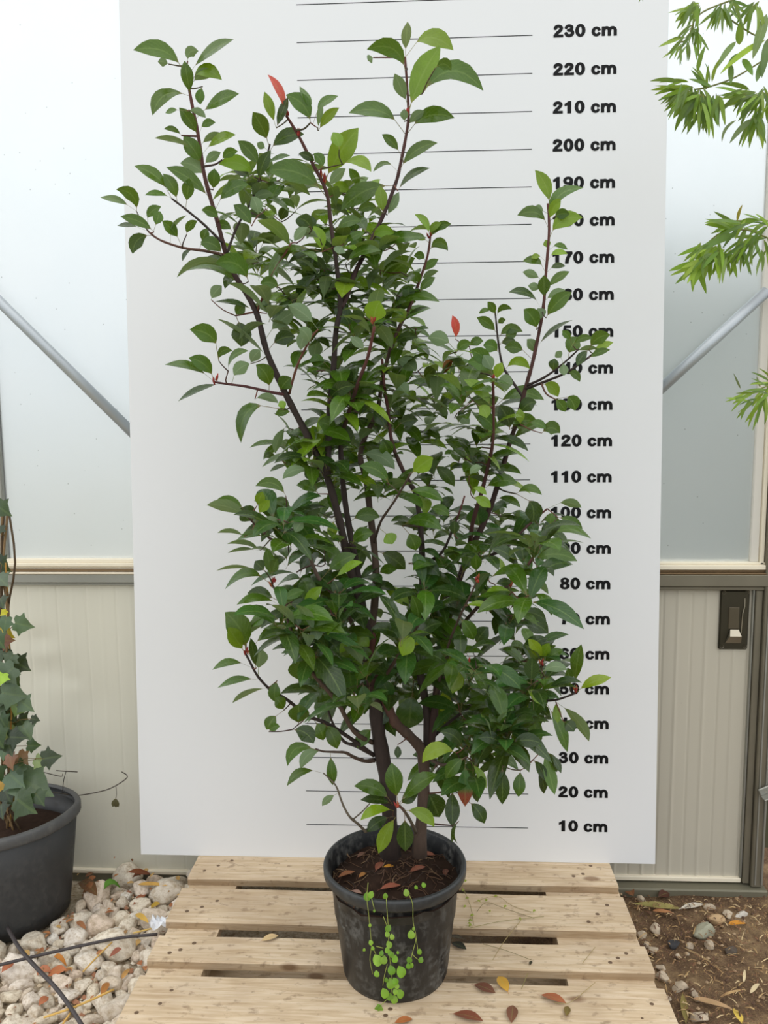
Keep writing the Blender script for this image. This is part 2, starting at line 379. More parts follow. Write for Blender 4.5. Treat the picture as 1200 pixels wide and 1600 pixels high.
# the seam between the fixed wall and the door, hidden behind the board
tag(MB().box(.295, .315, YW-.005, YW+.03, -.2, 3.1).build('trim_10', MALU), kind='structure')
hd = MB(); nx, nz = 40, 22
for j in range(nz+1):
    for i in range(nx+1):
        a = i/nx; z = ZG-.1+2.35*j/nz; x = .55+3.6*a
        y = 2.1+.12*math.sin(j/nz*3.1)*-2+.16*noise.noise(Vector((x*3, z*3, 0)))+.08*noise.noise(Vector((x*9, z*9, 4)))+.5*max(0, j/nz-.75)**1.2
        hd.v.append((x, y, z+.12*noise.noise(Vector((x*2.5, 0, 9)))*(j/nz))); hd.t.append(None); hd.uv.append((0, 0))
for j in range(nz):
    for i in range(nx):
        a = j*(nx+1)+i; hd.f.append((a, a+1, a+nx+2, a+nx+1)); hd.mi.append(0)
o = len(hd.v)
hd.add([(.55, 2.7, ZG-.1), (4.15, 2.7, ZG-.1), (4.15, 2.7, 2.1), (.55, 2.7, 2.1)], [(0, 1, 2, 3)])
tag(hd.build('garden_hedge', mat_simple('hedge_green', (66, 84, 62), .9, .2, 0, .4, 12, .8), None, True), 'grey green hedge outside, blurred behind the right window', 'hedge')
# latch handle on the door
h = MB()
H0 = empty('door_handle', (1.002, YW-.004, .585)); H0.parent = door
MB().box(-.042, .042, -.005, .003, 0, .178, .004).build('plate', MHANDLE, H0)
b = MB().add([(-.024, -.006, .02), (.022, -.006, .02), (.016, -.024, .045), (-.017, -.024, .045), (.012, -.010, .062), (-.012, -.010, .062), (-.02, -.0055, .018), (.02, -.0055, .018)],
             [(0, 1, 2, 3), (3, 2, 4, 5), (0, 3, 5), (1, 4, 2)]); b.build('grip', MSCREW, H0)
b = MB().box(-.018, .014, -.008, .0, .062, .128, .002); b.build('recess_lining', mat_simple('lining_steel', (96, 88, 72), .4, .5, .6, .2), H0)
b = MB().tube([(.020, -.007, .05), (.022, -.008, .11), (.027, -.007, .13), (.027, -.006, .155)], .0016, 6); b.build('spring_wire', MSCREW, H0)
for sx, sz in ((-.033, .010), (.033, .010), (-.033, .172), (.033, .172)):
    b = MB(); b.lathe([(.0001, -.004), (.004, -.0032), (.006, 0)], 10); o = b.build('screw', MSCREW, H0, True); o.location = (sx, -.006, sz); o.rotation_euler = (math.pi/2, 0, 0)
# diagonal braces of the frame
def brace(name, p, q, label):
    b = MB().tube([p, q], .0155, 14); o = b.build(name, MGALV, None, True); return tag(o, label, 'brace')
a0 = atY(0, 472, .135); a1 = atY(205, 674, .135); dd = (a1-a0)
brace('diagonal_brace', a0-dd*1.0, a0+dd*1.35, 'grey metal tube bracing the left window diagonally down to the board')
a0 = atY(1035, 605, .140); a1 = atY(1195, 458, .140); dd = (a1-a0)
brace('diagonal_brace', a0-dd*.25, a0+dd*1.02, 'pale metal tube bracing the right window diagonally up from the board')
# bracket at the right frame post
p = atZ(1192, 1238, .105) if False else atY(1192, 1236, YW-.04)
br = MB(); br.box(-.012, .06, -.003, .003, -.012, .010, .002); br.box(-.012, .06, -.03, -.0, -.015, -.011, .001)
o = br.build('metal_bracket', MALU, None, False, p); o.rotation_euler = (0, math.radians(-25), 0); tag(o, 'small shiny metal bracket fixed to the frame post at the right edge', 'bracket')
b = MB(); b.lathe([(.0001, -.003), (.003, -.0025), (.0045, 0)], 10); q = b.build('screw', MSCREW, o, True); q.location = (.008, -.004, 0); q.rotation_euler = (math.pi/2, 0, 0)

# ------------------------------------------------------------------ measuring board
LEAN = .0607
bd = MB().box(-.7431, .7516, 0, .004, 0, 2.50, .0008).build('height_board', MBOARD); bd.rotation_euler = (-LEAN, 0, 0)
tag(bd, 'large white measuring board with centimetre marks leaning behind the potted shrub', 'board')
ln = MB().box(-.2504, .3903, -.0006, .0, -.0009, .0009)
lm = None
for k in range(1, 25):
    if lm is None: o = ln.build('height_line', MINK, bd); lm = o.data
    else:
        o = bpy.data.objects.new('height_line', lm); C.objects.link(o); o.parent = bd
    o.location = (0, 0, k/10)
# heavy wide numerals, built as flat print: implicit shapes contoured on a fine grid
def sd_poly(pts):
    def f(x, y):
        dmin = 9; ins = False
        for i in range(len(pts)):
            (x1, y1), (x2, y2) = pts[i], pts[i-1]
            ex, ey = x2-x1, y2-y1; wx, wy = x-x1, y-y1; t = max(0, min(1, (wx*ex+wy*ey)/(ex*ex+ey*ey)))
            dmin = min(dmin, math.hypot(wx-ex*t, wy-ey*t))
            if (y1 > y) != (y2 > y) and x < (x2-x1)*(y-y1)/(y2-y1)+x1: ins = not ins
        return dmin if ins else -dmin
    return f
def sd_box(x0, x1, y0, y1): return sd_poly([(x0, y0), (x1, y0), (x1, y1), (x0, y1)])
def sd_ell(cx, cy, a, b): return lambda x, y: (1-math.hypot((x-cx)/a, (y-cy)/b))*min(a, b)
def sd_str(pts, hw, smooth=True):
    P = spline(pts, 8) if smooth else pts
    def f(x, y):
        d = 9
        for (x1, y1), (x2, y2) in zip(P, P[1:]):
            ex, ey = x2-x1, y2-y1; q = ex*ex+ey*ey or 1e-9; t = max(0, min(1, ((x-x1)*ex+(y-y1)*ey)/q)); d = min(d, math.hypot(x-x1-ex*t, y-y1-ey*t))
        return hw-d
    return f
def un(*fs): return lambda x, y: max(f(x, y) for f in fs)
def sub(a, *bs): return lambda x, y: min(a(x, y), *[-b(x, y) for b in bs])
def inter(a, b): return lambda x, y: min(a(x, y), b(x, y))
six = sub(un(sd_ell(.37, .325, .365, .335), sd_str([(.61, .80), (.42, .895), (.22, .77), (.135, .55), (.135, .36)], .115)), sd_ell(.38, .32, .125, .145))
GL = {
 '0': sub(sd_ell(.37, .5, .37, .515), sd_ell(.37, .5, .12, .335)),
 '1': sd_poly([(.27, 0), (.54, 0), (.54, 1), (.33, 1), (.24, .88), (.06, .79), (.06, .59), (.18, .63), (.27, .69)]),
 '2': un(sd_str([(.14, .72), (.20, .84), (.37, .895), (.55, .82), (.58, .68), (.46, .50), (.28, .34), (.15, .14)], .118), sd_box(.01, .73, 0, .205)),
 '3': un(sd_str([(.13, .76), (.22, .87), (.37, .9), (.53, .83), (.54, .69), (.44, .58), (.31, .545)], .108), sd_str([(.31, .545), (.49, .52), (.60, .40), (.59, .22), (.46, .12), (.33, .105), (.19, .15), (.12, .28)], .115)),
 '4': un(sd_str([(.50, .90), (.09, .30)], .085, False), sd_box(.0, .76, .20, .395), sd_box(.395, .635, 0, 1)),
 '5': un(sd_box(.15, .68, .80, 1), sd_poly([(.15, 1), (.34, 1), (.28, .50), (.06, .48)]), sd_str([(.17, .52), (.33, .575), (.52, .52), (.61, .36), (.55, .18), (.40, .10), (.24, .12), (.12, .27)], .112)),
 '6': six, '9': lambda x, y: six(.74-x, 1-y),
 '7': inter(un(sd_box(.04, .72, .80, 1), sd_str([(.62, .86), (.47, .62), (.36, .35), (.30, -.1)], .13)), sd_box(-.2, .9, 0, 1)),
 '8': sub(un(sd_ell(.37, .745, .325, .27), sd_ell(.37, .285, .37, .30)), sd_ell(.37, .755, .115, .105), sd_ell(.37, .285, .135, .13)),
 'c': sub(sd_ell(.345, .37, .345, .385), sd_ell(.355, .37, .125, .205), sd_poly([(.36, .375), (.8, .53), (.8, .20)])),
 'm': un(sd_box(0, .225, 0, .74), inter(sd_str([(.12, .40), (.20, .58), (.33, .645), (.46, .61), (.545, .48), (.555, .2), (.555, -.1)], .112), sd_box(-.1, 1.3, 0, .80)), inter(sd_str([(.56, .40), (.64, .58), (.77, .645), (.90, .61), (.985, .48), (.995, .2), (.995, -.1)], .112), sd_box(-.1, 1.3, 0, .80))),
}
ADV = {'c': .76, 'm': 1.11, ' ': .40}
def contour(fn, w_, step=.026):
    nx, ny = int((w_+.1)/step), int(1.12/step); val = {}; V = []; idx = {}; FS = []
    P = lambda i, j: (-.05+i*step, -.05+j*step)
    for i in range(nx+1):
        for j in range(ny+1): val[i, j] = (fn(*P(i, j))+.012) or 1e-6
    def vid(k, co):
        if k not in idx: idx[k] = len(V); V.append(co)
        return idx[k]
    for i in range(nx):
        for j in range(ny):
            cs = [(i, j), (i+1, j), (i+1, j+1), (i, j+1)]; poly = []
            for a, b in zip(cs, cs[1:]+cs[:1]):
                va, vb = val[a], val[b]
                if va > 0: poly.append(vid(a, P(*a)))
                if (va > 0) != (vb > 0):
                    t = va/(va-vb); pa, pb = P(*a), P(*b); poly.append(vid(tuple(sorted((a, b))), (pa[0]+(pb[0]-pa[0])*t, pa[1]+(pb[1]-pa[1])*t)))
            if len(poly) >= 3: FS.append(poly)
    return V, FS
CAPH = .0318; XS = .0356; GM = {}
for ch, fn in GL.items():
    V, FS = contour(fn, 1.15 if ch == 'm' else .78)
    me = bpy.data.meshes.new('glyph'); me.from_pydata([(x*XS, -.0008, y*CAPH) for x, y in V], [], [f[::-1] if False else f for f in FS]); me.materials.append(MINK); GM[ch] = me
for k in range(1, 25):
    txt = f'{k*10} cm'; tw_ = sum(ADV.get(c, .82) for c in txt)*XS
    no = bpy.data.objects.new('height_number', None); C.objects.link(no); no.parent = bd; no.location = (.6150-tw_, 0, k/10+.0085-CAPH/2); no.empty_display_size = .02
    x = 0
    for ch in txt:
        if ch != ' ':
            o = bpy.data.objects.new('digit' if ch.isdigit() else 'letter', GM[ch]); C.objects.link(o); o.parent = no; o.location = (x, 0, 0)
        x += ADV.get(ch, .82)*XS

# ------------------------------------------------------------------ pallet
PAL = empty('wooden_pallet', (.03, -.35, ZG)); tag(PAL, 'pale pine pallet on the gravel carrying the potted shrub', 'pallet')
PO = Vector((.03, -.35, ZG))
def wooden(name, x0, x1, y0, y1, z0, z1, parent=PAL, warp=.0015, seed=0):
    """plank as a subdivided, slightly warped box with worn edges"""
    rr = random.Random(seed); b = MB(); n = 14
    prof = [(0, .003), (.003, 0), (1, 0), (1, .003), (1, 1), (0, 1)]
    L = []
    for i in range(n+1):
        t = i/n; x = x0+(x1-x0)*t
        j0, j1 = rr.uniform(-1, 1)*warp, rr.uniform(-1, 1)*warp; jz = rr.uniform(-.4, .4)*warp
        ring = [(y0+j0+.003, z1+jz), (y1+j1-.003, z1+jz), (y1+j1, z1-.003), (y1+j1, z0), (y0+j0, z0), (y0+j0, z1-.0035+rr.uniform(-1, .3)*.0012)]
        for (yy, zz) in ring: L.append((x-PO.x, yy-PO.y, zz-PO.z))
    fs = []
    for i in range(n):
        for k in range(6): fs.append((i*6+k, (i+1)*6+k, (i+1)*6+(k+1) % 6, i*6+(k+1) % 6))
    fs.append((0, 1, 2, 3, 4, 5)); fs.append(tuple(n*6+k for k in range(6))[::-1])
    b.add(L, fs)
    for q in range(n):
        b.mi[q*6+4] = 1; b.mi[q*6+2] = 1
    return b.build(name, [MWOOD, MSAWN_SHADED], parent)
TOP = [(-.570, .622, -.115, .035, 1), (-.571, .622, -.312, -.163, 2), (-.568, .627, -.464, -.369, 3), (-.566, .632, -.690, -.514, 4)]
for x0, x1, y0, y1, s in TOP:
    o = wooden('plank', x0, x1, y0, y1, -.022, 0, seed=s)
    nb = MB(); nb.lathe([(.0001, .0006), (.0048, .0005), (.0056, 0)], 8)
    for xc in (x0+.07, x1-.075, .03):
        for dxx, fy in ((-.028, .3), (.03, .68), (.0, .45)):
            q = nb.build('nail', MNAIL, o) if 'NAILM' not in globals() else None
            if q is None: q = bpy.data.objects.new('nail', NAILM); C.objects.link(q); q.parent = o
            NAILM = q.data
            q.location = (xc+dxx+R.uniform(-.012, .012)-PO.x, y0+(y1-y0)*(fy+R.uniform(-.08, .08))-PO.y, -PO.z)
for i, (x0, x1) in enumerate(((-.565, -.432), (-.04, .09), (.425, .625))):
    wooden('stringer_board', x0, x1, -.68, .03, -.044, -.022, seed=10+i)
    for y0, y1 in ((-.655, -.52), (-.37, -.25), (-.09, .03)):
        wooden('block', x0, x1-.02, y0, y1, -.122, -.044, seed=20+i)
for i, (y0, y1) in enumerate(((-.655, -.52), (-.37, -.25), (-.09, .03))):
    wooden('bottom_board', -.565, .62, y0, y1, -.144, -.122, seed=30+i)

# ------------------------------------------------------------------ leaf builder
SEG = [0, .09, .18, .30, .45, .58, .72, .84, .93, 1.0]
PHT = [(0, 0), (.05, .16), (.1, .33), (.23, .68), (.4, .93), (.54, 1), (.68, .90), (.8, .66), (.9, .36), (.96, .15), (1, 0)]
def wprof(s, kind):
    if s <= 0: return 0
    if kind == 'ph':
        for (a, va), (b, vb) in zip(PHT, PHT[1:]):
            if s <= b: return va+(vb-va)*(s-a)/(b-a)
    if kind == 'bam': return (s**.45*(1-s)**.8)/((.36**.45)*(.64**.8))
    if kind == 'rd': return (s**.55*(1-s)**.5)/((.524**.55)*(.476**.5))
def leaf(mb, p0, pm, p2, width, N, tint, kind='ph', pet=.10, fold=.22, petw=.035, tip=None, rng=R):
    """curved, folded leaf blade with a stalk: p0 stalk foot, pm middle, p2 tip; N upper-side direction"""
    vs = []; uv = []; tn = []
    p0, pm, p2 = Vector(p0), Vector(pm), Vector(p2); c = pm*2-(p0+p2)*.5
    Lg = (p2-p0).length; wob = [rng.uniform(-.06, .06) for _ in range(5)]
    for i, t in enumerate(SEG):
        if 0 < t < 1: t = t*.9/.9 if pet <= .1 else pet+(t-.09)*(1-pet)/.91
        P = p0*(1-t)**2+c*2*t*(1-t)+p2*t*t
        T = ((c-p0)*(1-t)+(p2-c)*t); T = T.normalized() if T.length > 1e-9 else Vector((0, 0, 1))
        S = T.cross(N); S = S.normalized() if S.length > 1e-6 else T.orthogonal().normalized()
        Nn = S.cross(T)
        s = (t-pet)/(1-pet); hw = max(wprof(s, kind)*width/2 if 0 < s < 1 else 0, min(petw*width/2, .0011) if t < .98 else width*.01)
        for k, u in enumerate((-1, -.52, 0, .52, 1)):
            lift = fold*hw*abs(u)*(1-.35*abs(u)) + (.05*hw*math.sin(t*9+k)*wob[k % 5]*10 if abs(u) == 1 else 0)
            vs.append(P+S*hw*u+Nn*lift); uv.append((.5+u*.5, t+.001))
            if t <= pet and tint is not None: tn.append((tint[0]*.6+.12, tint[1]*.55+.04, tint[2]*.6+.03))
            elif tip is not None and t >= .65: tn.append(tip)
            else: tn.append(tint)
    fs = []
    for i in range(len(SEG)-1):
        for k in range(4): a = i*5+k; fs.append((a, a+1, a+6, a+5))
    mb.add(vs, fs, tn, uv)

def px_leaf(mb, bx, by, tx, ty, wpx, bend, Y0, Y1, tint, under=False, kind='ph', asp=.36, pet=.10, tip=None, fold=.22, rng=R):
    A = atY(bx, by, Y0); B = atY(tx, ty, Y1)
    Lpx = math.hypot(tx-bx, ty-by)+1e-6
    nx, ny = -(ty-by)/Lpx, (tx-bx)/Lpx
    if ny > 0: nx, ny = -nx, -ny
    mx, my = (bx+tx)/2+nx*bend*Lpx, (by+ty)/2+ny*bend*Lpx
    Mid = atY(mx, my, (Y0+Y1)/2-.10*(B-A).length*rng.uniform(0, 1))
    scale = (A-CAM).dot(fw)/F
    wm = wpx*scale; L3 = (B-A).length*(1+bend*.6)
    W = max(wm, asp*L3*.9)
    T = (B-A).normalized(); V = (CAM-(A+B)/2).normalized()
    Nf = (V-T*V.dot(T)); Nf = Nf.normalized() if Nf.length > 1e-5 else Vector((0, -1, 0))
    ang = math.acos(min(1, max(.15, wm/W)))
    Sd = T.cross(Nf)
    if Sd.z < 0: Sd = -Sd
    N = Nf*math.cos(ang)+Sd*math.sin(ang)+Sd*rng.uniform(-.05, .25)
    N.normalize()
    if under: N = -Nf*math.cos(ang)+Sd*math.sin(ang)
    leaf(mb, A, Mid, B, W, N, tint, kind, pet, fold, tip=tip, rng=rng)

# ------------------------------------------------------------------ the potted shrub
POTC = Vector((.026, -.468, 0))
SH = empty('potted_photinia_shrub', POTC); tag(SH, 'tall leafy evergreen shrub with dark stems growing in a black plastic pot', 'shrub')
pb = MB(); pb.lathe([(.001, .004), (.112, .004), (.119, .0), (.122, .008), (.136, .13), (.148, .235), (.1495, .236), (.160, .240), (.1615, .244), (.1615, .262), (.160, .2655), (.155, .266), (.153, .262), (.146, .225), (.140, .15)], 72)
pot = pb.build('pot', MPOT, SH, True)
rb = MB(); rb.lathe([(.1610, .2425), (.1640, .246), (.1645, .262), (.1625, .267), (.157, .2678), (.1545, .264)], 72); rb.build('rim', mat_pot('rim_plastic', (44, 46, 47), .4, (110, 110, 105), .25), pot, True)
hb = MB().box(-.009, .009, -.0025, .0025, -.012, .012, .001); o = hb.build('drain_hole', mat_simple('hole_dark', (8, 8, 8), .9, .1), pot); a = math.radians(-98); o.location = (.1215*math.cos(a), .1215*math.sin(a), .024); o.rotation_euler = (0, 0, a+math.pi/2)
sb = MB(); n = 40; rings = 16
SZ = lambda x, y: .222+.012*noise.noise(Vector((x*22, y*22, 1)))+.007*noise.noise(Vector((x*70, y*70, 5)))+.03*math.exp(-((x-.01)**2+(y-.02)**2)/.004)
for j in range(rings+1):
    rr = .151*j/rings
    for k in range(n):
        a = 2*math.pi*k/n; x, y = rr*math.cos(a), rr*math.sin(a); sb.v.append((x, y, SZ(x, y))); sb.t.append(None); sb.uv.append((0, 0))
for j in range(rings):
    for k in range(n): sb.f.append((j*n+k, j*n+(k+1) % n, (j+1)*n+(k+1) % n, (j+1)*n+k)); sb.mi.append(0)
sb.build('soil', MSOIL, SH, True)
# root fibres and crumbs on the soil
fb = MB()
for i in range(170):
    a = R.uniform(0, 6.28); rr = .145*math.sqrt(R.random()); x, y = rr*math.cos(a), rr*math.sin(a); q = R.uniform(0, 6.28); L = R.uniform(.01, .05)
    pts = []
    for k in range(4):
        xx, yy = x+math.cos(q)*L*k/3, y+math.sin(q)*L*k/3; q += R.uniform(-.5, .5)
        if math.hypot(xx, yy) > .147: xx, yy = xx*.147/math.hypot(xx, yy), yy*.147/math.hypot(xx, yy)
        pts.append((xx, yy, SZ(xx, yy)+.002+R.uniform(0, .008)*(1 if k in (1, 2) else .2)))
    c = lin(R.choice([(70, 50, 38), (96, 70, 50), (54, 40, 32), (128, 104, 78), (84, 60, 44)]))
    fb.tube(pts, R.uniform(.0005, .0014), 4, c)
tag(fb.build('root_fibres', MTINT, SH), kind='stuff')

# stems: pixel path, depth offset, radii (m)
D0 = -.468
DK = (56, 45, 41); BR = (82, 66, 56); RD = (108, 68, 54); GR = (98, 88, 74)
STEMS = [
 # name, [(x,y,dY)], r0, r1, colour
 ([(610,1318,.0),(606,1235,.0),(592,1150,.0),(586,1090,.0),(580,1040,.0),(577,990,.0)], .021, .016, DK),
 ([(577,1000,.0),(560,930,.0),(550,900,-.01),(540,857,-.02),(527,800,-.03),(510,743,-.04),(480,680,-.05),(447,617,-.06),(417,550,-.07),(400,487,-.07),(367,430,-.08),(353,397,-.08),(340,347,-.09),(320,277,-.09),(310,213,-.10),(300,163,-.1),(292,120,-.1)], .0125, .003, DK),
 ([(577,1010,.0),(557,887,.01),(547,833,.01),(537,767,.0),(532,700,-.01),(533,683,-.02),(543,650,-.06),(560,597,-.10),(575,557,-.13),(585,510,-.16)], .010, .003, DK),
 ([(512,745,-.04),(513,700,-.04),(515,640,-.04),(522,563,-.05),(525,517,-.05),(532,477,-.05),(527,423,-.06),(517,350,-.06),(510,300,-.07),(488,255,-.08),(467,213,-.09),(447,180,-.10)], .009, .0028, DK),
 ([(532,480,-.05),(540,467,-.04),(553,430,-.03),(573,390,-.02),(595,345,-.01),(617,290,.0),(625,260,.0),(637,197,.0),(638,165,.0),(633,90,.0)], .007, .0026, (66, 46, 44)),
 ([(577,1005,.02),(585,947,.05),(587,883,.06),(577,790,.06),(572,750,.06),(563,713,.06),(572,680,.08),(590,640,.1),(600,580,.1),(620,520,.1),(640,480,.1),(655,440,.1),(668,400,.1),(673,365,.1)], .011, .0025, BR),
 ([(655,1318,.0),(662,1240,.02),(660,1178,.02),(640,1150,.01),(616,1127,.0),(600,1085,.0),(590,1050,.0)], .016, .012, BR),
 ([(665,1190,.03),(668,1120,.05),(655,1040,.06),(656,980,.06),(659,920,.06),(660,880,.06),(657,823,.06),(650,773,.06),(640,755,.06),(625,725,.05),(612,690,.05),(606,640,.05),(600,600,.05),(597,560,.05)], .012, .003, DK),
 ([(672,1180,.03),(680,1100,.05),(690,1020,.07),(710,930,.09),(733,863,.1),(750,830,.1),(767,790,.1),(780,750,.1),(797,690,.1),(807,660,.1),(822,603,.1),(833,563,.1),(848,487,.1),(853,427,.1),(858,360,.1),(856,318,.1)], .011, .0028, (62, 44, 40)),
 ([(733,863,.1),(738,820,.07),(753,767,.04),(763,727,.02),(770,690,.0),(771,633,-.02),(770,590,-.03)], .0065, .003, (70, 42, 38)),
 ([(660,890,.06),(675,875,.05),(693,860,.03),(710,820,.0),(718,800,-.02),(726,775,-.03)], .005, .002, DK),
 ([(730,880,.1),(765,868,.08),(790,857,.06),(813,833,.04),(835,812,.04),(855,795,.04)], .005, .002, DK),
 ([(715,985,.08),(750,945,.02),(780,925,-.03),(800,910,-.06),(827,880,-.08),(847,845,-.08)], .0055, .003, BR),
 ([(582,1070,.0),(560,1000,-.06),(533,940,-.10),(500,907,-.12),(480,860,-.13),(470,847,-.13),(445,846,-.13),(423,842,-.14),(398,820,-.15)], .0065, .0025, BR),
 ([(582,1160,.0),(553,1143,-.06),(527,1097,-.1),(495,1060,-.13),(467,1020,-.16),(455,985,-.16),(447,963,-.16),(437,935,-.16),(426,915,-.16)], .0065, .0025, BR),
 ([(584,1180,.0),(545,1152,-.04),(510,1130,-.06),(480,1118,-.07),(447,1092,-.08),(425,1080,-.09),(403,1057,-.1),(390,1033,-.1),(384,1022,-.1)], .006, .0025, DK),
 ([(585,1188,.0),(570,1189,-.02),(553,1183,-.04),(540,1176,-.06),(527,1175,-.07),(505,1174,-.09),(493,1170,-.1)], .006, .002, BR),
 ([(585,1180,.0),(555,1165,.02),(537,1158,.03),(520,1130,.04),(510,1100,.05),(500,1060,.06)], .006, .002, DK),
 ([(575,1150,.02),(555,1140,.06),(540,1120,.08),(520,1085,.1)], .005, .002, DK),
 ([(572,1300,-.06),(560,1288,-.08),(547,1277,-.1),(538,1262,-.1),(533,1250,-.1),(525,1228,-.1),(512,1214,-.1),(505,1208,-.1)], .004, .0016, GR),
 ([(552,1280,-.09),(566,1268,-.07),(578,1255,-.06)], .0022, .0014, GR),
 ([(664,1165,.06),(700,1130,.06),(740,1104,.05),(783,1092,.03),(833,1094,-.03),(867,1094,-.08),(899,1083,-.1)], .0048, .0024, DK),
 ([(664,1180,.02),(690,1195,-.06),(712,1190,-.13),(730,1183,-.18)], .005, .0025, BR),
 ([(650,1300,-.02),(640,1280,-.10),(630,1265,-.16),(622,1258,-.19)], .005, .003, GR),
 ([(770,1092,-.08),(800,1120,-.10),(830,1150,-.12),(848,1168,-.13)], .004, .002, BR),
 ([(822,603,.1),(850,590,.08),(880,568,.06),(905,545,.04)], .004, .0018, DK),
 ([(820,608,.1),(855,595,.06),(885,582,.02),(915,562,.0),(935,545,-.02)], .004, .0018, DK),
 ([(817,620,.1),(800,595,.12),(785,570,.13),(778,530,.14),(775,500,.14),(772,475,.14)], .004, .0018, DK),
 ([(447,617,-.06),(420,612,-.08),(385,604,-.1),(355,600,-.12),(335,597,-.13)], .004, .0022, (84, 50, 50)),
 ([(357,400,-.08),(320,392,-.1),(285,387,-.12),(250,375,-.14),(232,362,-.15)], .0038, .002, (100, 70, 60)),
 ([(348,380,-.09),(320,352,-.1),(290,327,-.11),(268,310,-.12)], .0034, .002, DK),
 ([(355,395,-.09),(370,355,-.07),(390,320,-.05),(402,290,-.04),(415,250,-.04),(422,225,-.04)], .0034, .002, DK),
 ([(402,487,-.07),(420,440,-.1),(440,405,-.12),(455,380,-.12)], .0034, .002, RD),
 ([(452,615,-.06),(465,570,-.1),(485,530,-.13),(497,515,-.14)], .0032, .002, RD),
 ([(584,850,.06),(595,815,.0),(615,785,-.06),(632,757,-.1),(643,738,-.12)], .004, .002, BR),
 ([(680,1090,.04),(700,1010,-.02),(720,960,-.06),(735,930,-.09),(745,908,-.1)], .004, .002, BR),
 ([(600,1060,.0),(625,1020,-.08),(645,990,-.12),(655,975,-.14)], .005, .0025, BR),
 ([(690,1060,.04),(715,1050,-.06),(735,1043,-.12)], .004, .002, BR),
]
NODES = []   # (x, y, dY, r) samples on all stems, in which leaves and twigs root
for i, (pts, ra, rb_, col) in enumerate(STEMS):
    ra *= .88; rb_ *= .9; sp3 = spline(pts, 4); n = len(sp3)
    mb = MB(); P = []; rad = []
    for k, (x, y, dy) in enumerate(sp3):
        t = k/(n-1); P.append(atY(x, y, D0+dy)-POTC); rr = ra+(rb_-ra)*t**.8
        rad.append(rr*(1+.08*math.sin(k*2.1+i)))
        NODES.append((x, y, dy, rr))
    if i in (0, 6): P[0].z -= .03; rad[0] *= 1.35
    cl = []
    tipc = (98, 56, 50) if rb_ > .0026 or i < 12 else col
    for k in range(n):
        t = max(0, (k/(n-1)-.55)/.45); a, b_ = lin(col), lin(tipc); cl += [tuple(a[m]*(1-t)+b_[m]*t for m in range(3))]*8
    mb.tube(P, rad, 8, cl)
    mb.build('stem', MBARK, SH, True)

